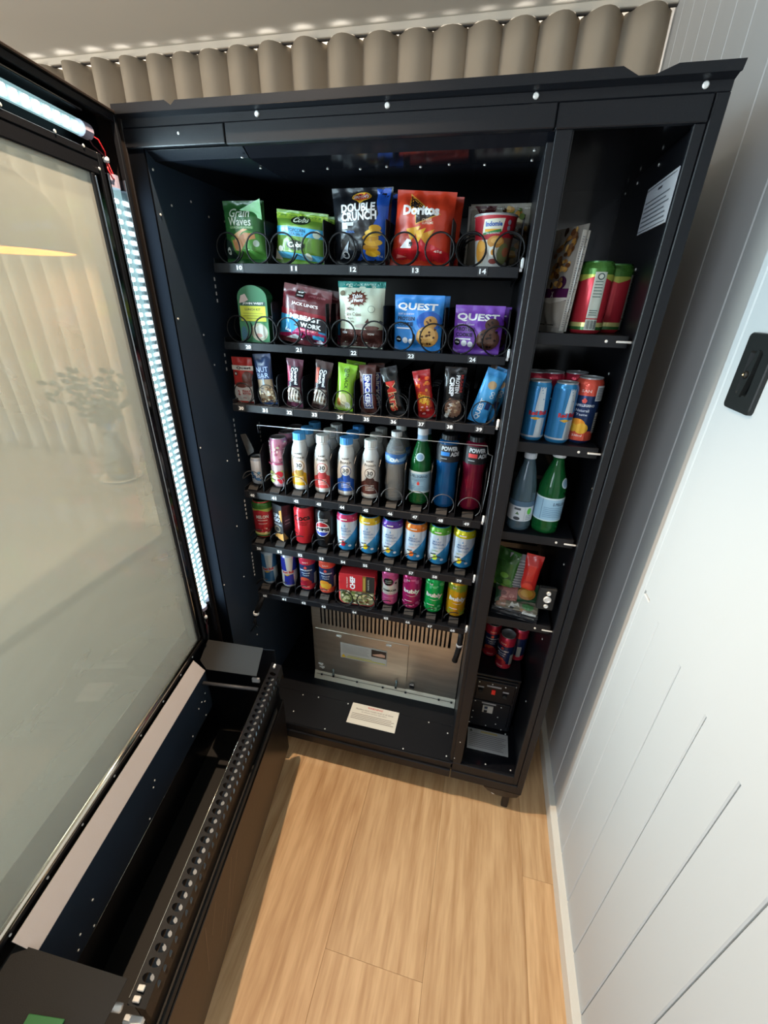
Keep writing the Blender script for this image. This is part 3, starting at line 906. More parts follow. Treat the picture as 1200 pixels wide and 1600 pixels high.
# cables
MB().tube([(-0.680, 0.14, 0.668), (-0.684, 0.12, 0.655), (-0.690, 0.112, 0.63), (-0.705, 0.11, 0.60), (-0.716, 0.11, 0.57)], [0.009, 0.010, 0.010, 0.009, 0.007], M_WIRE, 8).build('cable_sleeve', VM)
cb = MB()
for k in range(5):
    cb.tube([(-0.716 + 0.002 * k, 0.11, 0.575), (-0.720 - 0.004 * (k - 2), 0.108, 0.54), (-0.727 + 0.009 * (k - 2), 0.11 + 0.004 * k, 0.49 + 0.006 * k)], 0.0016, M_WIREG if k % 2 else M_BIN, 5)
cb.build('loose_wires', VM)
MB().lathe([(0.0095, -0.006), (0.0105, -0.004), (0.0105, 0.004), (0.0095, 0.006)], M_CLIP, 14, (-0.709, 0.110, 0.588)).build('cable_tie', VM)
MB().tube([(0.026, 0.13, 0.668), (0.027, 0.118, 0.65), (0.026, 0.112, 0.61), (0.022, 0.11, 0.575), (0.018, 0.11, 0.548)], [0.009, 0.0095, 0.0095, 0.009, 0.010], M_WIRE, 10).build('cable_sleeve', VM)
MB().lathe([(0.0105, -0.004), (0.0112, 0.0), (0.0105, 0.004)], M_TAG, 14, (0.0265, 0.113, 0.618)).build('cable_tie', VM)

# ================================================================== OPEN DOOR (part of the machine), local axes: x along door, y inwards, z up
door_root = VM
df = MB()
DW = 1.10
Z0, Z1 = 0.10, 1.941
gu0, gu1, gz0, gz1 = 0.127, 0.845, 0.657, 1.820
# outer skin frame around the glass
df.box((0.0, -0.075, Z0), (0.072, -0.050, Z1), M_BLACK)
df.box((0.0, -0.075, gz1 + 0.03), (DW, -0.050, Z1), M_BLACK)
df.box((gu1, -0.075, Z0), (DW, -0.050, Z1), M_BLACK)
df.box((0.0, -0.075, Z0), (DW, -0.050, gz0 - 0.01), M_BLACK)
# edge flanges
df.box((0.0, -0.075, Z0), (0.005, 0.003, Z1), M_BIN, 0.0015)
df.box((0.006, -0.075, Z1 - 0.006), (DW, 0.0, Z1), M_BIN, 0.0015)
df.box((DW - 0.006, -0.075, Z0), (DW, 0.0, Z1), M_BIN)
# inward return of the flange
df.box((0.006, -0.014, Z0 + 0.5), (0.016, -0.004, Z1 - 0.006), M_BLACK, 0.001)
df.box((0.016, -0.014, Z1 - 0.018), (DW, -0.004, Z1 - 0.006), M_BLACK, 0.001)
# inner glazing frame
fz0 = gz0 - 0.02
df.box((0.088, -0.052, fz0), (0.100, 0.0, gz1 + 0.036), M_BLACK, 0.001)
df.box((0.100, -0.052, gz1 + 0.024), (gu1 + 0.03, 0.0, gz1 + 0.036), M_BLACK, 0.001)
df.box((gu1 + 0.018, -0.052, fz0), (gu1 + 0.03, 0.0, gz1 + 0.036), M_BLACK, 0.001)
df.box((0.119, -0.03, gz0), (gu0, -0.001, gz1), M_BLACK, 0.001)
df.box((0.100, -0.03, gz1), (gu1, -0.001, gz1 + 0.024), M_BLACK, 0.002)
df.box((gu1, -0.03, gz0), (gu1 + 0.02, -0.001, gz1), M_BLACK, 0.001)
df.box((0.10, -0.052, 0.628), (gu1 + 0.03, -0.006, gz0 - 0.010), M_BLACK, 0.001)
# light box channel wall
df.box((0.006, -0.052, Z0), (0.088, -0.048, Z1), M_BLACK)
CH_REFL = mat('channel_reflector', (0.35, 0.38, 0.42, 1), 0.3, metal=0.8)
df.box((0.006, -0.052, gz1 + 0.036), (DW, -0.048, Z1), M_BLACK)
DOOR = df.build('door', VM)
DOOR.location = DOOR_O
DOOR.rotation_euler = (0, 0, -(PI / 2 - TH))
DOOR['label'] = 'open black door with hazy glass, light tubes and delivery bin'
MB().box((gu0 - 0.004, -0.012, gz0 - 0.004), (gu1 + 0.004, -0.006, gz1 + 0.004), M_GLASS).build('glass_pane', DOOR)
MB().box((0.1015, -0.020, gz0), (0.1185, -0.0015, gz1), M_DTRIM, 0.003).build('trim_strip', DOOR)
MB().tube([(0.104, -0.006, gz0 - 0.004), (gu1 + 0.01, -0.006, gz0 - 0.004)], 0.0075, M_TRIM, 12).build('trim_strip', DOOR)
# light tubes
def led_tube(horizontal):
    if not horizontal:
        a0, a1 = 0.722, 1.812
        P = lambda t, du, dn: (0.040 + du, -0.026 + dn, t)
    else:
        a0, a1 = 0.098, 1.06
        P = lambda t, du, dn: (t, -0.026 + dn, 1.892 + du)
    tb = MB()
    TR = 0.0125 if horizontal else 0.0165
    n = 14
    ring = []
    for t in (a0, a1):
        for k in range(n):
            a = 2 * PI * k / n
            ring.append(P(t, TR * math.cos(a), TR * math.sin(a)))
    tb.add(ring, [(k, (k + 1) % n, n + (k + 1) % n, n + k) for k in range(n)], M_TUBE, True)
    o = tb.build('light_tube', DOOR)
    for t, s_ in ((a0, -1), (a1, 1)):
        c = MB()
        rr = []
        for tt in (t, t + s_ * (0.022 if (horizontal and s_ < 0) or (not horizontal and s_ > 0) else 0.012)):
            for k in range(n):
                a = 2 * PI * k / n
                rr.append(P(tt, TR * 1.06 * math.cos(a), TR * 1.06 * math.sin(a)))
        c.add(rr, [(k, (k + 1) % n, n + (k + 1) % n, n + k) for k in range(n)] + [tuple(range(n)), tuple(range(2 * n - 1, n - 1, -1))], mat('tube_end_cap', '#9a94a8', 0.4))
        c.build('tube_end_cap', DOOR)
    ch = MB()
    t = a0 + 0.006
    st_ = 0.0215 if horizontal else 0.0180
    nn = int((a1 - a0 - 0.01) / st_)
    for i in range(nn):
        t = a0 + 0.008 + i * st_
        p = P(t, 0.0, 0.002)
        hx, hz = (0.0048, 0.0075) if horizontal else (0.0125, 0.0042)
        ch.box((p[0] - hx, p[1] - 0.002, p[2] - hz), (p[0] + hx, p[1] + 0.002, p[2] + hz), M_LED, 0.002)
    c = ch.build('led_chips', DOOR); c['kind'] = 'stuff'
    if not horizontal:
        MB().box((0.026, -0.0325, a0), (0.054, -0.0305, a1), mat('led_board', '#8fa3a8', 0.4)).build('led_board', DOOR)
    else:
        MB().box((a0, -0.0305, 1.882), (a1, -0.0285, 1.902), mat('led_board', '#8fa3a8', 0.4)).build('led_board', DOOR)
led_tube(False); led_tube(True)
MB().box((0.069, -0.048, 0.70), (0.074, -0.004, 1.83), M_DTRIM, 0.001).build('reflector_strip', DOOR)
MB().box((0.020, -0.048, 0.70), (0.0225, -0.004, 1.83), M_DTRIM, 0.001).build('reflector_strip', DOOR)
MB().box((0.10, -0.048, 1.914), (1.06, -0.010, 1.9175), M_DTRIM, 0.001).build('reflector_strip', DOOR)
def door_pt(u, n, z):
    return DOOR_O + DU * u + DN * n + Vector((0, 0, z))
# light given off by the two tubes
L = light('tube_light_vertical', 'AREA', door_pt(0.040, -0.004, 1.267), door_pt(0.046, 1.0, 1.267), 8.4, (0.64, 0.88, 1.0), shape='RECTANGLE', size=0.018, size_y=1.08)
L2 = light('tube_light_top', 'AREA', door_pt(0.58, -0.010, 1.892), door_pt(0.58, 1.0, 1.892), 4.1, (0.64, 0.88, 1.0), shape='RECTANGLE', size=0.96, size_y=0.018)
for l_, ax in ((L, 'v'), (L2, 'h')):
    l_.data.spread = math.radians(152)
    # local X along door, local Y up, -Z into the machine
    Rm = Matrix((DU, Vector((0, 0, 1)), -DN)).transposed()
    if Rm.determinant() < 0:
        Rm = Matrix((-DU, Vector((0, 0, 1)), -DN)).transposed()
    l_.rotation_euler = Rm.to_euler()
# wires in the door corner
wr_ = MB().tube([(0.082, -0.020, 1.888), (0.070, -0.012, 1.882), (0.060, -0.010, 1.866), (0.054, -0.014, 1.856)], 0.0014, M_RED, 6)
wr_.tube([(0.082, -0.024, 1.884), (0.074, -0.022, 1.872), (0.062, -0.014, 1.862), (0.053, -0.016, 1.852)], 0.0014, M_DRED, 6)
wr_.tube([(0.053, -0.016, 1.853), (0.058, -0.012, 1.838), (0.052, -0.010, 1.826), (0.042, -0.012, 1.826), (0.040, -0.016, 1.836), (0.048, -0.016, 1.850)], 0.0014, M_RED, 6)
wr_.tube([(0.052, -0.018, 1.853), (0.050, -0.014, 1.838), (0.046, -0.012, 1.822)], 0.0014, M_DRED, 6)
wr_.build('wire_loop', DOOR)
MB().lathe([(0.003, -0.005), (0.0055, -0.003), (0.0055, 0.003), (0.003, 0.005)], M_CLIP, 10, (0.055, -0.014, 1.855)).build('wire_connector', DOOR)
wl = MB().tube([(0.046, -0.022, 0.712), (0.050, -0.014, 0.690), (0.040, -0.014, 0.672), (0.050, -0.014, 0.650), (0.056, -0.014, 0.62)], 0.002, M_DRED, 6)
wl.tube([(0.044, -0.022, 0.712), (0.040, -0.016, 0.695), (0.052, -0.016, 0.668), (0.044, -0.014, 0.640), (0.060, -0.012, 0.60)], 0.002, M_WIREG, 6)
wl.build('wire_loop', DOOR)
MB().lathe([(0.003, -0.006), (0.005, -0.003), (0.005, 0.003), (0.003, 0.006)], M_CLIP, 10, (0.048, -0.012, 0.685)).build('wire_connector', DOOR)
# ---- delivery bin
bb = MB()
bb.box((0.06, -0.045, 0.10), (0.90, -0.040, 0.63), M_INNER)
bb.box((0.07, -0.04, 0.146), (0.88, 0.215, 0.150), M_BINF)
bb.box((0.075, 0.215, 0.100), (0.90, 0.228, 0.362), M_BIN, 0.002)
bb.box((0.075, 0.19, 0.100), (0.90, 0.217, 0.110), M_BIN)
bb.box((0.062, -0.04, 0.13), (0.066, 0.212, 0.58), M_INNER)
bb.box((0.875, -0.04, 0.13), (0.879, 0.212, 0.58), M_INNER)
rs_ = random.Random(9)
scr_ = []
for (u0, z0, u1, z1) in ((0.50, 0.30, 0.60, 0.16), (0.53, 0.33, 0.585, 0.20), (0.555, 0.28, 0.63, 0.14), (0.60, 0.24, 0.64, 0.19), (0.62, 0.33, 0.66, 0.27), (0.67, 0.34, 0.70, 0.20)):
    scr_.append(('p', [(u0, z0), (u0 + 0.0015, z0 + 0.001), (u1 + 0.001, z1), (u1, z1 - 0.001)], '#7a695c'))
art(bb, scr_, lambda u, v, o: (u, 0.228 + o, v), 0.3)
bb.build('delivery_bin', DOOR)
MB().box((0.8735, 0.085, 0.601), (0.90, 0.145, 0.605), pmat('#2f6a3c', 'card'), 0.001).build('circuit_board', DOOR)
MB().prism([(0.0, 0.624), (0.030, 0.585), (0.030, 0.5835), (-0.002, 0.6225)], 0, 0.175, 0.805, M_BEVEL).build('bevel_strip', DOOR, recalc=True)
MB().box((0.175, 0.027, 0.432), (0.800, 0.0295, 0.583), M_WALLN).build('bin_back_panel', DOOR)
MB().tube([(0.178, 0.029, 0.431), (0.790, 0.029, 0.431)], 0.0010, M_TRIM, 6).build('edge_wire', DOOR)
# charcoal gusset plates
MB().prism([(0.062, -0.012), (0.078, 0.181), (0.191, 0.200), (0.182, 0.040), (0.150, 0.004)], 2, 0.598, 0.6, M_PLATE).build('gusset_plate', DOOR, recalc=True)
MB().prism([(0.800, -0.005), (0.822, 0.212), (0.864, 0.208), (0.97, 0.200), (0.98, -0.02)], 2, 0.598, 0.6, M_PLATE).build('gusset_plate', DOOR, recalc=True)
MB().box((0.183, 0.183, 0.57), (0.190, 0.206, 0.586), M_TAG, 0.001).build('latch_tab', DOOR)
MB().tube([(0.200, 0.032, 0.560), (0.205, 0.205, 0.560)], 0.0055, mat('brace_grey', '#3c3d42', 0.5), 8).build('cross_brace', DOOR)
MB().tube([(0.845, 0.05, 0.555), (0.845, 0.205, 0.555)], 0.006, M_CHROME, 8).build('cross_brace', DOOR)
MB().box((0.842, 0.200, 0.50), (0.853, 0.232, 0.515), M_CLIP, 0.001).build('latch_tab', DOOR)
# perforated flap: real rounded holes in the top fold, slots in the down fold
def perf(u0, u1, nh, P, half, m, mb, w0, w1, depth=(0, 0, 0)):
    """strip between w0 and w1 across, split into cells, each with an octagonal hole"""
    p = (u1 - u0) / nh
    for i in range(nh):
        a = u0 + i * p; c = a + p / 2; wc = (w0 + w1) / 2
        N = 12
        hole = [(c + half[0] * math.cos(2 * PI * k / N), wc + half[1] * math.sin(2 * PI * k / N)) for k in range(N)]
        sq = []
        for k in range(N):
            an = 2 * PI * k / N
            ca, sa = math.cos(an), math.sin(an)
            s_ = min((p / 2) / max(abs(ca), 1e-6), ((w1 - w0) / 2) / max(abs(sa), 1e-6))
            sq.append((c + ca * s_, wc + sa * s_))
        # corners are filled by the neighbouring directions at 30 degree steps
        vs = [P(*q) for q in hole] + [P(*q) for q in sq]
        fs = [(k, (k + 1) % N, N + (k + 1) % N, N + k) for k in range(N)]
        cor = [P(a + p, w1), P(a, w1), P(a, w0), P(a + p, w0)]
        o = len(vs); vs += cor
        def near(cx, cy):
            out = []
            for k in range(N):
                q, r = sq[k], sq[(k + 1) % N]
                if abs(q[0] - r[0]) > 1e-7 and abs(q[1] - r[1]) > 1e-7 and abs((q[0] + r[0]) / 2 - cx) < p / 2 + 1e-9 and abs((q[1] + r[1]) / 2 - cy) < (w1 - w0) / 2 and ((q[0] + r[0]) / 2 - c) * (cx - c) > 0 and ((q[1] + r[1]) / 2 - wc) * (cy - wc) > 0:
                    out.append((k, (k + 1) % N))
            return out
        for ci, (cx, cy) in enumerate(((a + p, w1), (a, w1), (a, w0), (a + p, w0))):
            for (k1, k2) in near(cx, cy):
                fs.append((N + k1, N + k2, o + ci))
        # sleeve
        mb.add(vs, fs, m)
M_FLAP = mat('flap_satin_black', (0.005, 0.0055, 0.007, 1), 0.45, spec=0.25)
fp = MB()
# inner vertical skin of the flap
fp.box((0.088, 0.2075, 0.37), (0.832, 0.2095, 0.549), M_FLAP)
PT = lambda u, w_: (u, 0.210 + w_ * 0.030, 0.550 - w_ * 0.010)
PS = lambda u, w_: (u, 0.240 + 0.001 * w_, 0.540 - w_ * 0.040)
NH = 36
perf(0.120, 0.120 + NH * 0.0193, NH, PT, (0.0065, 0.33), M_FLAP, fp, 0.0, 1.0)
perf(0.120, 0.120 + NH * 0.0193, NH, PS, (0.0045, 0.40), M_FLAP, fp, 0.0, 1.0)
ue = 0.120 + NH * 0.0193
for (a, b) in ((0.088, 0.120), (ue, 0.840)):
    fp.add([PT(a, 0), PT(b, 0), PT(b, 1), PT(a, 1)], [(0, 1, 2, 3)], M_FLAP)
    fp.add([PS(a, 0), PS(b, 0), PS(b, 1), PS(a, 1)], [(0, 1, 2, 3)], M_FLAP)
fp.add([(0.088, 0.209, 0.549), (0.088, 0.240, 0.540), (0.088, 0.241, 0.50), (0.070, 0.236, 0.46), (0.080, 0.209, 0.46)], [(0, 1, 2, 3, 4)], M_FLAP)
fpo = fp.build('perforated_flap', DOOR)
MB().box((0.12, 0.211, 0.513), (0.82, 0.238, 0.515), mat('hole_light_grey', '#8c95a0', 0.35, metal=0.4)).build('hole_light_sheet', DOOR)  # pale sheet under the holes, its colour standing in for tube light there
MB().tube([(0.090, 0.2085, 0.5505), (0.832, 0.2085, 0.5505)], 0.0008, M_TRIM, 6).build('edge_wire', DOOR)
MB().box((0.16, 0.232, 0.405), (0.88, 0.238, 0.425), M_PLATE, 0.001).build('flap_rail', DOOR)
for uu in (0.098, 0.106):
    MB().lathe([(0.003, 0), (0.004, 0.003), (0.003, 0.007)], M_CLIP, 10, (uu, 0.222, 0.546)).build('flap_hinge', DOOR)
for uu, nn in ((0.815, 0.222), (0.828, 0.222)):
    MB().box((uu, nn - 0.006, 0.547), (uu + 0.008, nn + 0.006, 0.552), M_CHROME, 0.001).build('flap_hinge', DOOR)
# screws on the door
Sd = [(u, -0.0045, 0.6335) for u in (0.17, 0.24, 0.33, 0.43, 0.53, 0.63, 0.72, 0.80)]
screws(Sd, DOOR, (0, 0, PI), 0.8)
screws([(u, 0.0295, z) for u, z in ((0.20, 0.515), (0.21, 0.49), (0.225, 0.505), (0.245, 0.50), (0.22, 0.44), (0.30, 0.45), (0.47, 0.52), (0.48, 0.508), (0.52, 0.445), (0.70, 0.50), (0.745, 0.475), (0.72, 0.44), (0.76, 0.45))], DOOR, (0, 0, PI), 0.7)
for (u, z) in ((0.30, 1.86), (0.20, 1.858), (0.135, 1.856), (0.104, 1.83), (0.5, 1.86), (0.7, 1.86)):
    screws([(u, 0.0, z)], DOOR, (0, 0, PI), 0.8)
#PRODUCTS
# ================================================================== PRODUCTS
def smooth(t):
    t = max(0.0, min(1.0, t)); return t * t * (3 - 2 * t)
def bag(name, W, H, T, base, items, pinch=0.05, crimp=0.012, wr=0.0012, top_w=1.0, bot_w=1.0, back=None, power=0.6, seed=0, L=0.006, finish='foil', parent=None):
    """pillow pack with flat crimped seals at top and bottom; origin at its base centre"""
    def half(u, v):
        uu = min(1.0, abs(u) / (W / 2)); vv = v / H
        a = max(0.0, 1 - uu ** 2.4) ** power
        c = crimp / H
        b = smooth((vv - c * 0.5) / 0.20) * smooth((1 - vv - c * 0.5) / 0.22)
        f = T * a * b
        e = (1 - b)
        f += wr * (0.4 + e) * a * (math.sin(u * 210 + v * 60 + seed) + 0.7 * math.sin(u * 95 - v * 130 + seed * 2) + 0.5 * math.sin(v * 240 + seed)) * smooth(vv / 0.06) * smooth((1 - vv) / 0.06)
        if vv < c or vv > 1 - c:
            f += 0.0007 * math.sin(v * 2 * PI / 0.0028)
        return max(f, 0.0) + 0.0005
    def sc_(v):
        vv = v / H
        return (bot_w + (top_w - bot_w) * vv) * (1 - pinch * math.sin(PI * max(0, min(1, vv))))
    def yoff(v):
        return 0.0
    def S(u, v, o):
        return (u * sc_(v), -half(u, v) - o, v)
    mb = MB()
    nx, nz = 22, 30
    mbase = pmat(base, finish); mback = pmat(back or base, finish)
    for sgn, m in ((-1, mbase), (1, mback)):
        vs = []
        for j in range(nz + 1):
            v = H * j / nz
            for i in range(nx + 1):
                u = -W / 2 + W * i / nx
                vs.append((u * sc_(v), sgn * half(u, v), v))
        fs = []
        for j in range(nz):
            for i in range(nx):
                a = j * (nx + 1) + i
                f = (a, a + 1, a + nx + 2, a + nx + 1)
                fs.append(f if sgn < 0 else f[::-1])
        mb.add(vs, fs, m, True)
    art(mb, items, S, L, finish)
    return mb.build(name, parent)

def can(name, r, h, base, items, lid='#9a9da0', bottom='#8c9094', tab='#8c8f92'):
    prof = [(r * 0.78, 0.0), (r * 0.86, 0.001), (r, 0.008), (r, h - 0.013), (r * 0.96, h - 0.009), (r * 0.86, h - 0.003), (r * 0.87, h - 0.001), (r * 0.87, h)]
    def rad(v):
        for (r0, z0), (r1, z1) in zip(prof[:-1], prof[1:]):
            if z0 <= v <= z1 and z1 > z0:
                return r0 + (r1 - r0) * (v - z0) / (z1 - z0)
        return r * 0.86
    S = lambda u, v, o: ((rad(v) + o) * math.sin(u / r), -(rad(v) + o) * math.cos(u / r), v)
    mb = MB()
    cm_ = pmat(base, 'can'); bm_ = pmat(bottom, 'can')
    mb.lathe(prof, cm_, 36, colf=lambda z: (bm_ if z < 0.004 or z > h - 0.003 else cm_), capt=False)
    art(mb, items, S, 0.006, 'can')
    o = mb.build(name)
    lm = MB().lathe([(r * 0.84, h - 0.0008), (r * 0.80, h - 0.005), (r * 0.2, h - 0.0045), (0.0005, h - 0.0045)], pmat(lid, 'can'), 28, capb=False)
    l = lm.build('lid', o)
    tb = MB()
    ring = [(0.0065 * math.cos(2 * PI * k / 12), -0.004 + 0.0095 * math.sin(2 * PI * k / 12)) for k in range(12)]
    tb.prism(ring, 2, h - 0.0042, h - 0.003, pmat(tab, 'can'))
    t = tb.build('tab', l)
    return o

def wrap(r, v0, v1, c, k=3.0):
    return ('r', -r * k, v0, r * k, v1, c)

PROD = []
def put(o, x, y, z, label, cat, group=None, rz=0, rx=0, ry=0):
    o.location = (x, y, z)
    o.rotation_euler = (math.radians(rx), math.radians(ry), math.radians(rz))
    tag(o, label, cat, group)
    return o
def again(o, dx, dy, dz, label, rz=None, group=None):
    c = copy_tree(o)
    c.location = (o.location[0] + dx, o.location[1] + dy, o.location[2] + dz)
    if rz is not None: c.rotation_euler[2] = math.radians(rz)
    c['label'] = label
    if group: c['group'] = group
    elif 'group' in c: del c['group']
    return c
Wt = '#e6e8ea'
# ---- row one
f1 = 1.6925
it = [('p', [(-0.058, 0.012), (-0.02, 0.012), (-0.03, 0.045), (-0.052, 0.055)], '#20302a'),
      ('p', [(-0.02, 0.012), (0.058, 0.012), (0.056, 0.06), (0.0, 0.075), (-0.035, 0.055)], '#487f36'),
      ('p', [(-0.022, 0.03), (-0.008, 0.026), (0.012, 0.05), (0.036, 0.054), (0.034, 0.064), (0.006, 0.066), (-0.018, 0.052), (-0.03, 0.05)], '#b07a52'),
      ('p', [(-0.02, 0.045), (0.0, 0.066), (0.018, 0.072), (0.004, 0.074), (-0.022, 0.062)], '#d0a070'),
      ('e', 0.036, 0.044, 0.008, 0.007, '#a8b4a8'), ('e', -0.043, 0.028, 0.006, 0.008, '#c8d0c8'), ('e', -0.043, 0.028, 0.004, 0.005, '#1c241e'),
      ('t', 'Grain', -0.004, 0.106, 0.058, 0.019, '#c8d2c0', 0, 0.01), ('t', 'Waves', -0.004, 0.088, 0.064, 0.017, '#c8d2c0', 0, 0.01),
      ('r', -0.034, 0.0735, 0.034, 0.0785, '#3f7a38'), ('t', 'SOUR CREAM & CHIVES', 0, 0.076, 0.062, 0.0042, '#b8c4a8', 0, 0)]
o = bag('grain_snack_bag', 0.116, 0.132, 0.022, '#28592c', it, seed=1, top_w=0.92)
MB().prism([(-0.004, 0.112), (0.050, 0.134), (0.052, 0.092), (0.030, 0.100)], 1, -0.014, -0.0115, pmat('#3f8a3c', 'foil')).build('folded_corner', o, recalc=True)
put(o, -0.622, 0.160, f1, 'green grain snack bag with folded top corner, in the slot numbered 10', 'snack bag', rz=2)
it = [('r', -0.068, 0.092, 0.068, 0.104, '#86a636'), ('r', -0.068, 0.058, 0.068, 0.076, '#3f9ac8'), ('r', -0.068, 0.012, 0.068, 0.024, '#5aa8cc'),
      ('e', 0.004, 0.091, 0.026, 0.010, '#1c2a1c'), ('t', 'Cobs', 0.004, 0.092, 0.040, 0.012, '#dfe6d8', 4, 0.03),
      ('t', 'POPCORN', -0.002, 0.070, 0.046, 0.007, '#183848', 0, 0.01), ('t', 'SEA SALT', -0.002, 0.062, 0.036, 0.005, '#183848', 0, 0),
      ('e', 0.050, 0.066, 0.009, 0.008, '#cfe0d0'), ('e', -0.004, 0.040, 0.026, 0.010, '#1c2a1c'), ('t', 'Cobs', -0.004, 0.041, 0.038, 0.011, '#dfe6d8', 4, 0.03),
      ('e', -0.046, 0.030, 0.008, 0.006, '#d8dccc'), ('e', 0.030, 0.020, 0.008, 0.007, '#d8dccc'), ('p', [(-0.068, 0.008), (-0.048, 0.008), (-0.062, 0.030)], '#d8d4bc')]
o = bag('popcorn_bag', 0.136, 0.110, 0.024, '#5c8430', it, seed=2, top_w=0.98)
put(o, -0.482, 0.160, f1, 'small green and blue popcorn bag, in the slot numbered 11', 'snack bag', rz=-3, ry=6)
again(o, 0.006, 0.055, 0.003, 'second green popcorn bag just behind the front one in slot 11', rz=4)
it = [('p', [(0.024, 0.015), (0.066, 0.015), (0.066, 0.150), (0.034, 0.150), (0.046, 0.10), (0.020, 0.05)], '#1f4fae'),
      ('p', [(-0.01, 0.012), (0.066, 0.012), (0.066, 0.05), (0.02, 0.04)], '#2450a4'),
      ('p', [(-0.016, 0.132), (0.002, 0.1195), (0.020, 0.132)], '#d8a82c'), ('e', 0.002, 0.134, 0.022, 0.0095, '#d8a82c'), ('e', 0.002, 0.134, 0.0195, 0.008, '#b83028'), ('t', "SMITH'S", 0.002, 0.134, 0.034, 0.0075, Wt, 4, 0.03),
      ('t', 'DOUBLE', -0.002, 0.112, 0.080, 0.0165, Wt, 3, 0.04), ('t', 'CRUNCH', 0.0, 0.096, 0.084, 0.0165, Wt, 3, 0.04),
      ('r', -0.042, 0.078, -0.012, 0.0845, '#d8dce0'), ('r', -0.042, 0.072, -0.026, 0.078, '#d8dce0'), ('t', 'ORIGINAL', -0.022, 0.0665, 0.026, 0.0045, '#4a7ac8', 0, 0.02)]
for i, (cx, cy, rx_, c) in enumerate([(0.034, 0.026, 0.018, '#c89828'), (0.030, 0.036, 0.019, '#b8841c'), (0.036, 0.046, 0.021, '#d8a838'), (0.030, 0.055, 0.019, '#c08e24'), (0.036, 0.064, 0.020, '#dcb040'), (0.040, 0.073, 0.014, '#c89828')]):
    it.append(('e', cx, cy, rx_, 0.007, c))
it += [('p', [(-0.056, 0.014), (-0.022, 0.050), (-0.030, 0.020)], '#8a9098'), ('e', -0.035, 0.022, 0.009, 0.007, '#cfd4d8'), ('e', -0.035, 0.022, 0.006, 0.005, '#20242a'), ('t', '45g', 0.050, 0.020, 0.013, 0.005, '#c8d0e0', 0, 0.01)]
o = bag('chip_bag', 0.140, 0.152, 0.028, '#15171c', it, seed=3, top_w=1.04, bot_w=0.98, wr=0.0022)
put(o, -0.326, 0.164, f1, 'black and blue crinkle chip bag, in the slot numbered 12', 'snack bag', rz=-2)
again(o, 0.010, 0.06, 0.002, 'second black and blue chip bag behind the front one in slot 12', rz=5)
it = [('p', [(-0.064, 0.012), (0.064, 0.012), (0.064, 0.030), (0.0, 0.052), (-0.064, 0.030)], '#b82028'),
      ('p', [(-0.036, 0.138), (0.012, 0.108), (0.040, 0.100), (-0.016, 0.078), (-0.020, 0.100), (-0.034, 0.112)], '#c88c30'),
      ('p', [(-0.034, 0.134), (0.010, 0.106), (0.034, 0.100), (-0.015, 0.081), (-0.017, 0.101), (-0.031, 0.112)], '#1a1414'),
      ('t', 'Doritos', -0.006, 0.1055, 0.084, 0.0185, Wt, 1, 0.05), ('t', 'CHEESE', 0.010, 0.0885, 0.022, 0.0045, '#e0c8b0', 3, 0.01), ('t', 'SUPREME', 0.012, 0.083, 0.026, 0.0045, '#e0c8b0', 3, 0.01),
      ('p', [(-0.036, 0.070), (-0.002, 0.077), (-0.022, 0.048)], '#d09a28'), ('p', [(-0.006, 0.060), (0.030, 0.072), (0.012, 0.044)], '#c88c20'), ('p', [(-0.014, 0.066), (0.010, 0.074), (-0.006, 0.044)], '#dca830'),
      ('p', [(-0.046, 0.034), (-0.020, 0.034), (-0.022, 0.050), (-0.032, 0.052)], '#d8d8d8'), ('r', -0.026, 0.038, -0.018, 0.046, '#2a2a2c'),
      ('t', '45g', 0.040, 0.031, 0.018, 0.0055, '#e8d0c8', 4, 0.02), ('p', [(-0.054, 0.014), (-0.030, 0.018), (-0.052, 0.022)], '#d87a70')]
o = bag('corn_chip_bag', 0.136, 0.144, 0.028, '#c03a22', it, seed=4, top_w=0.96, bot_w=1.06, wr=0.0026)
put(o, -0.186, 0.164, f1, 'red corn chip bag with white logo, in the slot numbered 13', 'snack bag', rz=1, ry=3)
again(o, 0.012, 0.058, 0.001, 'second red corn chip bag just behind the front one in slot 13', rz=-4)
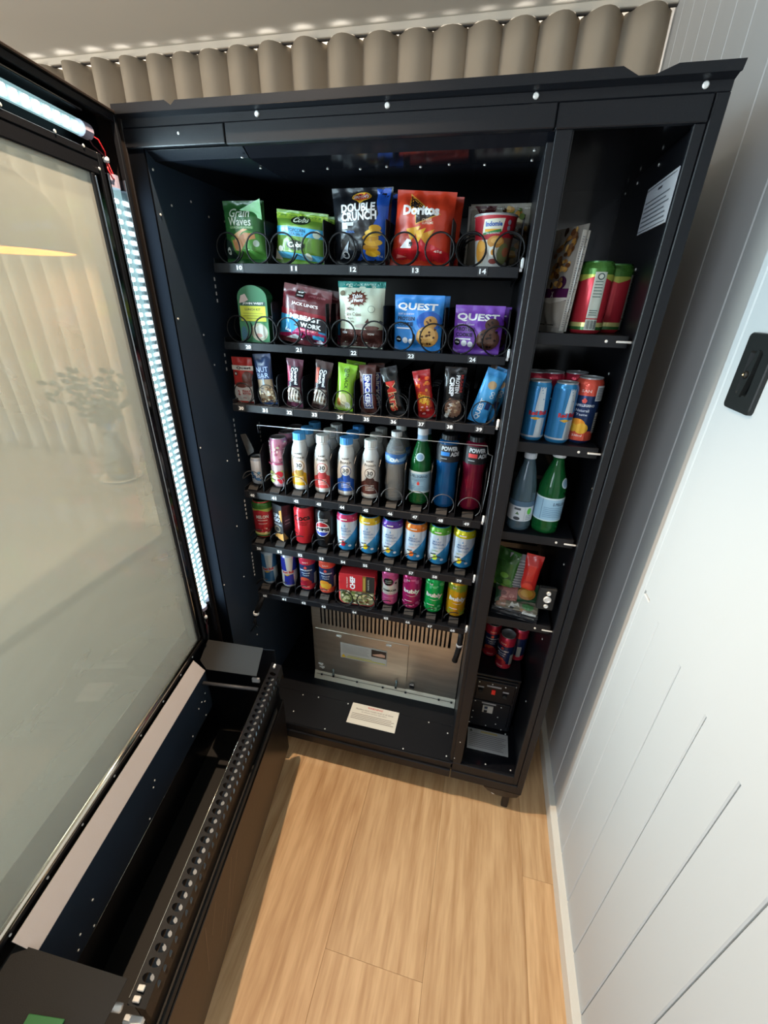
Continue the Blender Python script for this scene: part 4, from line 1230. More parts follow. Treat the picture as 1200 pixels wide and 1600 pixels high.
# noodle cup
def cup():
    h = 0.098; r0, r1 = 0.034, 0.0455
    R_ = lambda v: r0 + (r1 - r0) * v / h
    S = lambda u, v, o: ((R_(v) + o) * math.sin(u / 0.042), -(R_(v) + o) * math.cos(u / 0.042), v)
    mb = MB().lathe([(r0 - 0.001, 0), (r0, 0.002), (R_(0.094), 0.094), (r1, h)], pmat('#cfd0cc', 'card'), 40, capt=False)
    it = [('r', -0.06, 0.052, 0.08, 0.095, '#a81c2c'), ('r', 0.020, 0.012, 0.08, 0.056, '#7a5a48'), ('p', [(-0.030, 0.062), (-0.026, 0.088), (0.016, 0.090), (0.012, 0.066)], '#d8d8c8'),
          ('r', -0.024, 0.066, 0.010, 0.071, '#d8a030'), ('p', [(-0.028, 0.060), (0.012, 0.066), (0.010, 0.071), (-0.028, 0.064)], '#2a7a3c'), ('t', 'Indomie', -0.006, 0.080, 0.034, 0.009, '#2a5aa8', 2, 0.04), ('t', 'MI GORENG', -0.006, 0.0635, 0.028, 0.003, Wt, 2, 0),
          ('e', 0.002, 0.048, 0.019, 0.011, '#c08840'), ('e', 0.004, 0.050, 0.013, 0.006, '#d8a860'), ('e', -0.034, 0.030, 0.014, 0.022, '#c88a30'), ('e', -0.030, 0.040, 0.010, 0.010, '#d8a040'),
          ('e', -0.002, 0.030, 0.009, 0.010, '#e0e0d8'), ('e', -0.002, 0.029, 0.0045, 0.0055, '#d8902c'), ('e', 0.024, 0.026, 0.016, 0.020, '#6a7048'), ('e', 0.030, 0.030, 0.010, 0.009, '#9a5a40'), ('e', 0.0, 0.012, 0.010, 0.005, '#7a3028'),
          ('e', 0.026, 0.083, 0.004, 0.0045, '#8a8a98'), ('e', 0.026, 0.073, 0.004, 0.0045, '#8a8a98')]
    art(mb, it, S, 0.006, 'card')
    o = mb.build('noodle_cup')
    MB().lathe([(r1 + 0.0005, h - 0.002), (r1 + 0.002, h - 0.001), (r1 + 0.0015, h + 0.001), (r1 - 0.002, h + 0.0012), (0.001, h + 0.0010)], pmat('#b8bcc0', 'can'), 36, capb=False).build('foil_lid', o)
    return o
o = cup()
put(o, -0.026, 0.178, f1, 'red and white instant noodle cup, in the slot numbered 14', 'noodle cup', rz=6)
def noodle_packet():
    it = [('r', -0.075, 0.010, 0.075, 0.13, '#8a8478'), ('p', [(-0.06, 0.13), (-0.01, 0.13), (-0.016, 0.108), (-0.04, 0.104)], '#4a1c22'), ('r', -0.046, 0.1225, -0.012, 0.1245, '#b0a090')]
    rnd = random.Random(5)
    for i in range(46):
        cx = 0.006 + 0.058 * rnd.random(); cy = 0.016 + 0.110 * rnd.random()
        it.append(('e', cx, cy, 0.004 + 0.006 * rnd.random(), 0.003 + 0.004 * rnd.random(), rnd.choice(['#8a6030', '#a87c3c', '#5a3820', '#c09a58', '#3c2818', '#b8a888', '#5a6a38'])))
    return bag('noodle_packet', 0.140, 0.134, 0.016, '#8a8478', it, seed=6, top_w=1.0, pinch=0.02, back='#6a655c')
o = noodle_packet()
put(o, -0.018, 0.250, f1, 'grey noodle packet with pictured toppings, standing behind the cup in slot 14', 'snack bag', rz=-3)

# ---- row two
f2 = 1.5112
def lunch_kit():
    W, H, T = 0.082, 0.136, 0.036
    pts = [(-W / 2, 0), (W / 2, 0)]
    for k in range(0, 13):
        a = PI * k / 12
        pts.append((W / 2 * math.cos(a), H - 0.030 + 0.030 * math.sin(a)))
    mb = MB().prism(pts, 1, -T / 2, T / 2, pmat('#2c6a45', 'card'))
    it = [('r', -0.0355, 0.052, 0.0355, 0.088, '#c9cc3c'), ('r', -0.033, 0.089, 0.036, 0.098, '#24443c'), ('t', 'JOHN WEST', 0.002, 0.0935, 0.058, 0.0065, '#dfe6e0', 0, 0.03),
          ('t', 'LUNCH KIT', 0, 0.080, 0.044, 0.0055, '#4a5028', 0, 0.02), ('r', -0.028, 0.070, 0.028, 0.0712, '#8a9030'), ('r', -0.028, 0.064, 0.028, 0.0655, '#8a9030'), ('r', -0.020, 0.058, 0.020, 0.0595, '#8a9030'),
          ('p', [(-0.036, 0.094), (-0.030, 0.112), (-0.018, 0.116), (-0.010, 0.102), (-0.022, 0.097)], '#c8b4b0'),
          ('r', -0.041, 0.002, 0.041, 0.050, '#3c8055'), ('e', 0.014, 0.026, 0.024, 0.022, '#b8b49c'), ('e', 0.018, 0.028, 0.017, 0.016, '#cfd0c4'), ('e', 0.012, 0.018, 0.010, 0.005, '#c89488'), ('e', -0.030, 0.020, 0.009, 0.020, '#3a6a80')]
    art(mb, it, lambda u, v, o: (u, -T / 2 - o, v), 0.5, 'card')
    return mb.build('lunch_kit_box', recalc=False)
o = lunch_kit()
put(o, -0.617, 0.163, f2, 'green round-topped lunch kit box, in the slot numbered 20', 'boxed meal', rz=2)
it = [('r', -0.07, 0.066, 0.07, 0.080, '#7a1824'), ('r', -0.07, 0.012, 0.07, 0.066, '#2c86b8'), ('p', [(-0.07, 0.012), (0.07, 0.012), (0.07, 0.034), (-0.01, 0.044), (-0.03, 0.026), (-0.07, 0.018)], '#a02454'),
      ('r', -0.030, 0.110, -0.006, 0.128, '#1c1616'), ('r', -0.025, 0.120, -0.011, 0.123, Wt), ('r', -0.026, 0.1135, -0.010, 0.1165, '#a8a4a8'), ('t', 'LIMITED EDITION', 0.030, 0.1175, 0.046, 0.004, '#b88088', 0, 0),
      ('t', "JACK LINK'S", 0.0, 0.095, 0.076, 0.009, '#e0d4d4', 0, 0.02), ('r', -0.028, 0.060, 0.062, 0.067, '#22242a'), ('t', 'MRBEAST', 0.004, 0.0655, 0.086, 0.0115, Wt, 0, 0.05),
      ('p', [(-0.026, 0.044), (0.062, 0.040), (0.062, 0.060), (-0.010, 0.060)], '#1c1e24'), ('t', 'WORK', 0.022, 0.050, 0.058, 0.011, Wt, 0, 0.05), ('r', -0.010, 0.034, 0.044, 0.041, '#c02c50'), ('t', 'BEEF JERKY', 0.017, 0.0375, 0.046, 0.005, '#f0c8d0', 0, 0.02),
      ('r', 0.030, 0.020, 0.060, 0.030, '#3c9cc8'), ('t', '16g', -0.040, 0.030, 0.018, 0.007, Wt, 0, 0.02), ('p', [(-0.05, 0.010), (-0.02, 0.024), (0.0, 0.012)], '#cfd8dc'), ('p', [(0.03, 0.010), (0.05, 0.022), (0.062, 0.012)], '#c8c0cc'), ('p', [(-0.01, 0.012), (0.02, 0.03), (0.04, 0.012)], '#3a2028')]
o = bag('jerky_bag', 0.138, 0.136, 0.014, '#501820', it, seed=7, pinch=0.0, top_w=0.94, bot_w=1.0)
put(o, -0.484, 0.155, f2, 'maroon, blue and pink beef jerky bag, in the slot numbered 21', 'snack bag', rz=-2, ry=9)
again(o, 0.012, 0.05, 0.0, 'second maroon jerky bag behind the front one in slot 21', rz=3)
it = [('r', -0.062, 0.136, 0.062, 0.150, '#1f7a74'), ('t', '8 SNACK PACKS', 0, 0.143, 0.076, 0.005, '#9ac4bc', 0, 0.02), ('r', -0.062, 0.002, 0.062, 0.044, '#4a2a26')]
for k in range(14):
    a = 2 * PI * k / 14
    it.append(('p', [(-0.004 + 0.018 * math.cos(a - 0.2), 0.113 + 0.012 * math.sin(a - 0.2)), (-0.004 + 0.030 * math.cos(a), 0.113 + 0.019 * math.sin(a)), (-0.004 + 0.018 * math.cos(a + 0.2), 0.113 + 0.012 * math.sin(a + 0.2))], '#5a2c20'))
it += [('e', -0.004, 0.113, 0.023, 0.014, '#5a2c20'), ('t', 'Table', -0.004, 0.118, 0.028, 0.009, Wt, 6, 0.03), ('t', 'of Plenty', -0.004, 0.1075, 0.034, 0.009, Wt, 6, 0.03),
       ('t', 'Mini', -0.022, 0.090, 0.020, 0.008, '#5a3a34', 0, 0.01), ('t', 'Rice Cakes', -0.014, 0.0785, 0.044, 0.008, '#5a3a34', 0, 0.01), ('t', 'with dark', -0.024, 0.069, 0.022, 0.005, '#6a5048'), ('t', 'chocolate', -0.024, 0.062, 0.024, 0.005, '#6a5048'),
       ('e', 0.034, 0.090, 0.009, 0.008, '#8a9a8c'), ('e', 0.034, 0.090, 0.0075, 0.0066, '#cdd8c6'), ('e', -0.046, 0.124, 0.008, 0.006, '#6a6050'), ('e', 0.010, 0.052, 0.020, 0.005, '#b0a8a0'), ('e', 0.036, 0.048, 0.018, 0.005, '#6a4a44'), ('p', [(0.018, 0.060), (0.026, 0.070), (0.030, 0.058)], '#5a3a34'),
       ('t', 'VOW', -0.040, 0.036, 0.016, 0.005, Wt, 0, 0.02), ('t', 'VOW', 0.034, 0.034, 0.018, 0.005, Wt, 0, 0.02)]
o = bag('rice_cake_bag', 0.122, 0.150, 0.024, '#cdd8c6', it, seed=8, pinch=0.02, top_w=1.0, bot_w=0.94, back='#9aa498')
put(o, -0.326, 0.163, f2, 'pale green and brown rice cake bag with teal top, in the slot numbered 22', 'snack bag', rz=-3)
def cookie(base, dark, cook, chips, lab, x, W=0.118, H=0.124, small=False):
    it = [('e', 0.028, 0.068, 0.030, 0.022, dark)]
    it += [('t', 'QUEST', -0.002, H - 0.026, 0.096, 0.0175, Wt, -1, 0.035), ('t', 'SOFT & CHEWY', -0.028, H - 0.041, 0.040, 0.004, '#dfe6f0', 0, 0.0),
           ('t', 'PROTEIN', -0.028, H - 0.051, 0.042, 0.0085, '#141c34', 0, 0.03), ('t', 'COOKIE', -0.030, H - 0.063, 0.040, 0.0085, '#141c34', 0, 0.03), ('r', -0.052, H - 0.074, -0.014, H - 0.071, '#dfe6f0'),
           ('e', -0.046, 0.026, 0.0075, 0.0075, '#10141c'), ('e', -0.029, 0.024, 0.0070, 0.0070, '#dfe6f0'), ('e', -0.014, 0.022, 0.0066, 0.0066, '#dfe6f0'), ('t', '15g', -0.046, 0.026, 0.009, 0.004, Wt),
           ('e', 0.032, 0.066, 0.016, 0.014, cook), ('e', 0.026, 0.034, 0.027, 0.024, cook), ('e', 0.024, 0.038, 0.022, 0.018, chips[0])]
    rnd = random.Random(11)
    for i in range(12):
        it.append(('e', 0.026 + 0.038 * (rnd.random() - 0.5), 0.034 + 0.036 * (rnd.random() - 0.5), 0.0028, 0.0026, chips[1]))
    for i in range(4):
        it.append(('e', 0.032 + 0.018 * (rnd.random() - 0.5), 0.068 + 0.012 * (rnd.random() - 0.5), 0.0022, 0.0020, chips[1]))
    return bag('cookie_packet', W, H, 0.014, base, it, seed=9, pinch=0.0, top_w=1.02, bot_w=0.98)
o = cookie('#2f80cc', '#1f58b0', '#b88848', ('#cca060', '#4a2c1c'), '', 0)
put(o, -0.180, 0.155, f2, 'bright blue protein cookie packet, in the slot numbered 23', 'snack packet', rz=-2)
again(o, 0.008, 0.045, 0.0, 'second blue cookie packet behind the front one in slot 23', rz=4)
o = cookie('#7a48b4', '#5c2a96', '#4a3028', ('#5a3c30', '#241410'), '', 0, W=0.112, H=0.106)
put(o, -0.036, 0.155, f2, 'purple protein cookie packet, in the slot numbered 24', 'snack packet', rz=-2)
again(o, 0.016, 0.045, -0.002, 'second purple cookie packet behind the front one in slot 24', rz=8)

# ---- row three, bars
f3 = 1.347
def vt(s, u, v, length, th_, c, b=0.03, rot=-90):
    return ('t', s, u, v, length, th_, c, rot, b)
it = [('r', -0.033, 0.090, 0.033, 0.102, '#d8d4cc'), ('t', 'Quest', 0.006, 0.096, 0.044, 0.0085, '#3a1c1c', 2, 0.05), ('r', -0.033, 0.004, 0.033, 0.048, '#c8c0bc'), ('e', 0.016, 0.066, 0.018, 0.022, '#6a3a30'), ('e', -0.006, 0.050, 0.020, 0.008, '#6a3a30'),
      ('e', -0.020, 0.080, 0.006, 0.006, '#5a3c34'), ('e', -0.020, 0.080, 0.003, 0.003, '#c8c0bc'), ('t', '2', -0.016, 0.028, 0.007, 0.014, '#a02c2c', 0, 0.03), ('t', 'PEANUT', 0.008, 0.033, 0.026, 0.006, '#a02c2c', 0, 0.03), ('t', 'BUTTER', 0.008, 0.026, 0.026, 0.006, '#a02c2c', 0, 0.03), ('t', '50g', -0.002, 0.013, 0.010, 0.004, '#a02c2c')]
o = bag('peanut_cup_packet', 0.062, 0.124, 0.006, '#b0322e', it, seed=10, pinch=0.02, bot_w=1.0)
put(o, -0.668, 0.148, f3, 'red and white peanut butter cup packet, in the slot numbered 30', 'snack bar')
def nuts(u0, u1, v0, v1, n, cols, s=0.0035, seed=3):
    r_ = random.Random(seed); out = []
    for i in range(n):
        out.append(('e', u0 + (u1 - u0) * r_.random(), v0 + (v1 - v0) * r_.random(), s * (0.6 + r_.random()), s * (0.5 + 0.7 * r_.random()), r_.choice(cols)))
    return out
it = [('t', 'NUT', 0.000, 0.096, 0.038, 0.013, '#a8bce0', 2, 0.0), ('t', 'BAR', 0.000, 0.080, 0.038, 0.013, '#a8bce0', 2, 0.0), ('r', -0.022, 0.006, 0.026, 0.070, '#8f7c66'), ('p', [(-0.003, 0.055), (0.000, 0.084), (0.003, 0.055)], '#a8bce0'), ('p', [(0.004, 0.020), (0.018, 0.020), (0.010, 0.045)], '#c8c4bc')] + nuts(-0.020, 0.024, 0.008, 0.048, 34, ['#6a4c34', '#a88c6c', '#c8b898', '#3c2c24', '#7a5c40'])
o = bag('nut_bar', 0.054, 0.136, 0.011, '#1c3054', it, seed=11, pinch=0.10)
put(o, -0.598, 0.150, f3, 'navy nut bar with blue lettering, in the slot numbered 31', 'snack bar', ry=-4)
def carm(c1, c2, name):
    it = [('r', -0.014, 0.058, 0.016, 0.110, '#1c1c26'), vt('Caramel', 0.008, 0.085, 0.044, 0.010, '#d8dce0'), vt('Crunch', -0.004, 0.088, 0.036, 0.010, '#d8e0e0'), ('r', -0.020, 0.070, -0.010, 0.110, c2), ('r', -0.020, 0.012, 0.020, 0.056, '#8a8078')]
    it += nuts(-0.019, 0.019, 0.012, 0.056, 30, ['#c8c4b8', '#5a3c2c', '#2a2024', '#a89478', '#e0dcd0'], 0.0035, 8)
    it += [('p', [(-0.018 + 0.009 * k, 0.020), (-0.012 + 0.009 * k, 0.050), (-0.010 + 0.009 * k, 0.050), (-0.015 + 0.009 * k, 0.018)], '#d8d4cc') for k in range(4)]
    return bag('caramel_bar', 0.050, 0.128, 0.010, c1, it, seed=12, pinch=0.14)
o = carm('#4a1c30', '#8a2c44', '')
put(o, -0.518, 0.150, f3, 'dark plum caramel nut bar, in the slot numbered 32', 'snack bar', ry=4)
o = carm('#3c2a2a', '#a84838', '')
put(o, -0.444, 0.150, f3, 'dark brown caramel nut bar, in the slot numbered 33', 'snack bar', ry=9)
it = [('p', [(-0.024, 0.006), (0.020, 0.006), (0.022, 0.050), (-0.016, 0.052)], '#b0c070'), ('t', 'GO', 0.0, 0.108, 0.016, 0.010, '#2c4414', 0, 0.03), vt('SNACK', 0.004, 0.082, 0.040, 0.011, '#2c4414', 0.02), ('e', -0.002, 0.028, 0.012, 0.020, '#d8d0a8'), ('e', 0.012, 0.018, 0.008, 0.010, '#d8dcd0'), ('e', -0.014, 0.024, 0.006, 0.012, '#c88c50')]
o = bag('green_snack_bar', 0.054, 0.124, 0.012, '#7fb02c', it, seed=13, pinch=0.12)
put(o, -0.374, 0.150, f3, 'lime green snack bar, in the slot numbered 34', 'snack bar', ry=7)
again(o, 0.010, 0.04, 0.003, 'second lime green bar behind the front one in slot 34', rz=5)
it = [('r', -0.012, 0.012, 0.014, 0.102, '#c8d0e0'), ('r', -0.010, 0.014, 0.012, 0.100, '#28368a'), vt('SNICKERS', 0.001, 0.058, 0.082, 0.015, '#e4e6ec', 0.04, -90), ('r', -0.022, 0.010, -0.013, 0.102, '#4a2622'), ('r', 0.015, 0.010, 0.022, 0.102, '#5a2a26')]
o = bag('chocolate_bar', 0.046, 0.124, 0.012, '#4a2824', it, seed=14, pinch=0.06)
put(o, -0.300, 0.150, f3, 'brown chocolate bar with white and blue name, in the slot numbered 35', 'chocolate bar', ry=-3)
again(o, 0.013, 0.042, 0.0, 'second brown chocolate bar behind the front one in slot 35', rz=6)
it = [('p', [(-0.016, 0.014), (0.016, 0.014), (0.014, 0.092), (-0.014, 0.092)], '#2a1814'), vt('Mars', 0.000, 0.052, 0.078, 0.026, '#e0c090', 0.07), vt('Mars', 0.000, 0.052, 0.078, 0.026, '#c02c24', 0.025)]
o = bag('chocolate_bar', 0.046, 0.126, 0.011, '#16181a', it, seed=15, pinch=0.08)
put(o, -0.221, 0.150, f3, 'black chocolate bar with large red lettering, in the slot numbered 36', 'chocolate bar', ry=-14)
it = [('r', -0.018, 0.020, 0.018, 0.070, '#b04018'), ('t', 'CHERRY', 0, 0.056, 0.034, 0.011, '#e0b030', -20, 0.04), ('t', 'RIPE', 0, 0.044, 0.028, 0.011, '#e0b030', -20, 0.04)] + nuts(-0.016, 0.016, 0.064, 0.11, 12, ['#e0602c', '#7a1018', '#e09030'], 0.004, 4) + nuts(-0.018, 0.018, 0.008, 0.034, 10, ['#e0a0a0', '#7a1018', '#c02848'], 0.003, 5)
o = bag('chocolate_bar', 0.046, 0.122, 0.011, '#a01c20', it, seed=16, pinch=0.10)
put(o, -0.140, 0.150, f3, 'red and yellow chocolate bar, in the slot numbered 37', 'chocolate bar', ry=-12)
it = [vt('PROTEIN', 0.008, 0.092, 0.042, 0.010, '#d8d8dc'), vt('CRISP', -0.006, 0.086, 0.046, 0.013, '#e0e0e4', 0.05), vt('MUSASHI', 0.018, 0.094, 0.042, 0.007, '#a02c2c'), ('e', 0.002, 0.032, 0.022, 0.026, '#7a5c4c'), ('p', [(-0.020, 0.006), (-0.010, 0.006), (0.004, 0.048), (-0.008, 0.048)], '#d8d8d4')]
it += nuts(-0.016, 0.022, 0.012, 0.056, 30, ['#a88c70', '#c8b49c', '#5a3c30', '#8a6450'], 0.003, 6)
o = bag('protein_bar', 0.054, 0.132, 0.012, '#17171a', it, seed=17, pinch=0.04)
put(o, -0.077, 0.150, f3, 'black protein crisp bar, in the slot numbered 38', 'snack bar')
it = [('r', -0.018, 0.060, 0.018, 0.12, '#4fa4dc'), vt('QUEST', -0.004, 0.036, 0.056, 0.015, '#dfeaf2', 0.03, 90), ('r', 0.006, 0.040, 0.018, 0.058, '#1c2c5c'), ('e', 0.002, 0.100, 0.011, 0.010, '#b89870'), vt('OO', 0.012, 0.078, 0.018, 0.011, '#cfe0ee', 0.03, 90)]
o = bag('protein_bar', 0.048, 0.136, 0.010, '#3c94d4', it, seed=18, pinch=0.05)
put(o, -0.014, 0.148, f3, 'blue protein bar leaning right, frontmost in the slot numbered 39', 'snack bar', ry=16)
again(o, 0.022, 0.026, 0.0, 'second blue protein bar close behind the front one in slot 39', rz=-6)
it = [('e', 0.0, 0.09, 0.018, 0.020, '#8a7058'), ('r', -0.02, 0.02, 0.02, 0.06, '#5a4434')]
o = bag('protein_bar', 0.046, 0.136, 0.010, '#4a3a30', it, seed=19, pinch=0.05)
put(o, 0.006, 0.206, f3, 'brown bar standing behind the two blue ones in slot 39', 'snack bar', ry=10)

# ---- row four, bottles
f4 = 1.0915
def cap(r, z0, z1, c, parent, n=24, ridged=True):
    mb = MB()
    N = 36
    vs = []; 
    for z, k in ((z0, 1.0), (z1 - 0.0015, 1.0), (z1, 0.93)):
        for i in range(N):
            a = 2 * PI * i / N
            rr = r * k * (1.0 if i % 2 or not ridged else 0.965)
            vs.append((rr * math.cos(a), rr * math.sin(a), z))
    fs = [(j * N + i, j * N + (i + 1) % N, (j + 1) * N + (i + 1) % N, (j + 1) * N + i) for j in range(2) for i in range(N)]
    fs += [tuple(2 * N + i for i in range(N)), tuple(range(N - 1, -1, -1))]
    mb.add(vs, fs, pmat(c, 'card'))
    return mb.build('cap', parent)
def radf(prof):
    def rad(v):
        for (r0, z0), (r1, z1) in zip(prof[:-1], prof[1:]):
            if z0 <= v <= z1 and z1 > z0:
                return r0 + (r1 - r0) * (v - z0) / (z1 - z0)
        return prof[-1][0] if v > prof[-1][1] else prof[0][0]
    return rad
def milk_bottle(col, capc, dark, fruit=None):
    h = 0.176
    prof = [(0.024, 0.0), (0.0275, 0.002), (0.0285, 0.010), (0.0285, 0.075), (0.0275, 0.105), (0.024, 0.128), (0.0185, 0.144), (0.0165, 0.150), (0.0165, 0.158)]
    rad = radf(prof); R0 = 0.0285
    S = lambda u, v, o: ((rad(v) + o) * math.sin(u / R0), -(rad(v) + o) * math.cos(u / R0), v)
    mb = MB().lathe(prof, pmat('#d4d4d2', 'card'), 32)
    o = mb.build('milk_bottle')
    lb_ = MB()
    it = [('r', -0.075, 0.016, 0.075, 0.050, col), ('p', [(-0.030, 0.050), (-0.012, 0.060), (0.0, 0.048), (0.012, 0.060), (0.030, 0.050)], col), ('e', 0.0, 0.058, 0.014, 0.012, dark),
          ('e', 0.0, 0.080, 0.0165, 0.0165, dark), ('e', 0.0, 0.080, 0.0145, 0.0145, '#d4d4d2'), ('t', '30', 0, 0.081, 0.018, 0.013, '#22242a', 0, 0.03), ('t', 'PROTEIN', 0, 0.0715, 0.012, 0.003, '#22242a'),
          ('t', 'Protein', 0, 0.106, 0.034, 0.009, '#34363c', 0, 0.01), ('t', 'ROKEBY', 0, 0.117, 0.024, 0.005, '#22242a', 0, 0.03)]
    it += lines(-0.014, 0.014, 0.026, 0.046, 4, '#dcdcd8', 0.0014)
    if fruit: it.append(('e', -0.014, 0.056, 0.006, 0.006, fruit))
    art(lb_, it, S, 0.006, 'card')
    lb_.build('printed_label', o)
    cap(0.0190, 0.156, h, capc, o)
    MB().lathe([(0.0175, 0.150), (0.0195, 0.151), (0.0195, 0.155), (0.0175, 0.156)], pmat('#d4d4d2', 'card'), 24).build('neck_ring', o)
    return o
def sh(): return 0.175
cupd = can('slim_can', 0.0215, 0.088, '#c8ccd4', [wrap(0.0215, 0.078, 0.084, '#8a94a4', 2.5)] + nuts(-0.02, 0.02, 0.014, 0.046, 22, ['#3c6a9a', '#5a8ab0', '#c8ccd4', '#24507a'], 0.0045, 9), lid='#8c9094')
cupd.name = 'small_drink_can'
put(cupd, -0.664, 0.163, 1.0915, 'short white and blue drink can, in the slot numbered 40', 'drink can')
it = [wrap(0.0275, 0.120, 0.154, '#b87890', 2.5), ('r', -0.06, 0.082, 0.06, 0.118, '#c890a4'), ('r', -0.06, 0.012, 0.06, 0.080, '#c8b4b8')] + nuts(-0.03, 0.03, 0.085, 0.146, 26, ['#d8b0bc', '#a05a70', '#b0c0a0', '#e0c8cc'], 0.004, 12) + nuts(-0.03, 0.03, 0.014, 0.056, 26, ['#8aa050', '#b8c878', '#c03040', '#e0e0d0'], 0.0055, 13) + [('e', 0.006, 0.046, 0.009, 0.010, '#c02c3c'), ('r', -0.05, 0.076, 0.05, 0.082, '#a04868')]
pk = can('tall_floral_can', 0.0275, 0.156, '#c0a0a8', it, lid='#7c7478', bottom='#9a9a98')
put(pk, -0.590, 0.168, f4, 'tall pink floral drink can, in the slot numbered 41', 'drink can', rz=8)
again(pk, 0.0, 0.062, 0, 'second pink floral can behind the front one in slot 41', group=None)
again(pk, 0.0, 0.124, 0, 'third pink floral can, rearmost visible in slot 41')
specs = [(42, '#d8a818', '#4a9ad4', '#9a7a2c', '#c87840', 'white milk bottle with yellow base and blue cap, front of the slot numbered 42'),
         (43, '#d84c50', '#c8c8c4', '#a8383c', None, 'white milk bottle with coral red base and white cap, front of the slot numbered 43'),
         (44, '#2c62c4', '#3c86c8', '#1c4898', None, 'white milk bottle with royal blue base and blue cap, front of the slot numbered 44'),
         (45, '#5c3430', '#c8c8c4', '#402420', None, 'white milk bottle with brown base and white cap, front of the slot numbered 45')]
names = {42: 'yellow', 43: 'coral red', 44: 'royal blue', 45: 'brown'}
for n, c, cc, d, fr, lab in specs:
    mbt = milk_bottle(c, cc, d, fr)
    x = LANES[n - 40]
    put(mbt, x, 0.170, f4, lab, 'milk bottle', rz=10)
    again(mbt, 0, 0.062, 0, 'second milk bottle with %s base, behind the front one in slot %d' % (names[n], n))
    again(mbt, 0, 0.124, 0, 'rearmost milk bottle with %s base in slot %d' % (names[n], n))
def clear_bottle(name, prof, col, capc, caps, label_items, lcol=None, rough=0.08, trans=0.85, liquid=None, lab_kind='card'):
    rad = radf(prof); R0 = max(p[0] for p in prof)
    S = lambda u, v, o: ((rad(v) + o) * math.sin(u / R0), -(rad(v) + o) * math.cos(u / R0), v)
    o = MB().lathe(prof, mat(name + '_plastic_%02d%02d' % (int(col[0] * 99), int(col[2] * 99)), col, rough, trans=trans, ior=1.33, bump=0.3, bscale=28), 32).build(name)
    lb_ = MB()
    art(lb_, label_items, S, 0.006, lab_kind, o0=0.0006)
    lb_.build('label', o)
    cap(caps[0], caps[1], caps[2], capc, o)
    return o
wprof = [(0.022, 0.0), (0.0285, 0.004), (0.0300, 0.014), (0.0285, 0.040), (0.0305, 0.052), (0.0275, 0.080), (0.0300, 0.110), (0.0300, 0.140), (0.0260, 0.162), (0.0160, 0.184), (0.0125, 0.190), (0.0125, 0.198)]
wb_ = clear_bottle('water_bottle', wprof, (0.72, 0.76, 0.78, 1), '#c4c8ca', (0.0150, 0.192, 0.206), [('r', -0.05, 0.118, 0.05, 0.146, '#2a5a94'), ('p', [(-0.05, 0.134), (-0.02, 0.142), (0.01, 0.132), (0.05, 0.142), (0.05, 0.128), (0.0, 0.122), (-0.05, 0.128)], '#7aa4cc'), ('t', 'OA', 0.002, 0.130, 0.028, 0.010, '#dce4ea', 0, 0.04)], trans=0.8)
put(wb_, LANES[6], 0.172, f4, 'clear water bottle with blue label and white cap, in the slot numbered 46', 'water bottle')
again(wb_, 0, 0.066, 0, 'second clear water bottle behind the front one in slot 46')
gprof = [(0.024, 0.0), (0.0310, 0.005), (0.0320, 0.012), (0.0320, 0.105), (0.0305, 0.125), (0.0240, 0.155), (0.0155, 0.182), (0.0125, 0.192), (0.0125, 0.210)]
gi = [('r', -0.055, 0.040, 0.055, 0.104, '#8fb4cc'), ('r', -0.055, 0.098, 0.055, 0.104, '#c4d4dc'), ('r', -0.055, 0.040, 0.055, 0.045, '#c4d4dc'), ('t', 'S.PELLEGRINO', 0, 0.090, 0.052, 0.008, '#1c3450', 0, 0.02), ('p', [(0.0, 0.076), (0.004, 0.070), (0.003, 0.064), (-0.003, 0.064), (-0.004, 0.070)], '#c8403c')]
gi += lines(-0.022, 0.022, 0.076, 0.084, 2, '#5a80a0') + lines(-0.020, 0.020, 0.048, 0.062, 3, '#5a80a0') + [('e', 0.0, 0.146, 0.014, 0.0115, '#b8c8d0'), ('e', 0.0, 0.146, 0.011, 0.0085, '#7a98b0'), ('r', -0.05, 0.188, 0.05, 0.204, '#7898b4')]
def green_bottle():
    return clear_bottle('green_bottle', gprof, (0.01, 0.14, 0.035, 1), '#c4c8cc', (0.0148, 0.204, 0.222), gi, trans=0.55)
gb = green_bottle()
put(gb, LANES[7], 0.172, f4, 'green sparkling water bottle with pale blue label, in the slot numbered 47', 'water bottle')
again(gb, 0, 0.068, 0, 'second green sparkling water bottle behind the front one in slot 47')
pprof = [(0.024, 0.0), (0.0300, 0.004), (0.0325, 0.014), (0.0325, 0.060), (0.0300, 0.085), (0.0295, 0.110), (0.0325, 0.135), (0.0325, 0.178), (0.0280, 0.192), (0.0210, 0.198)]
def sport(col, sq, name, z=0):
    li = [('r', -0.075, 0.140, 0.075, 0.188, '#15161a'), ('t', 'POWER', 0.006, 0.178, 0.046, 0.012, '#c4c8cc', 0, 0.05), ('r', -0.018, 0.158, 0.006, 0.169, sq), ('t', 'ADE', 0.022, 0.163, 0.028, 0.012, '#c4c8cc', 0, 0.05), ('r', -0.018, 0.149, 0.0, 0.151, '#a0a0a4')]
    return clear_bottle(name, pprof, col, '#17181b', (0.0215, 0.197, 0.212), li, trans=0.35, rough=0.12)
sb = sport((0.006, 0.085, 0.26, 1), '#2c7ccc', 'blue_sport_bottle')
sb.name = 'sports_drink_bottle'
put(sb, LANES[8], 0.174, f4, 'blue sports drink bottle with black label, in the slot numbered 48', 'sports drink')
again(sb, 0, 0.068, 0, 'second blue sports drink bottle behind the front one in slot 48')
sb = sport((0.17, 0.008, 0.03, 1), '#c83c3c', 'red_sport_bottle')
sb.name = 'sports_drink_bottle'
put(sb, LANES[9], 0.174, f4 + 0.002, 'dark red sports drink bottle with black label, in the slot numbered 49', 'sports drink')
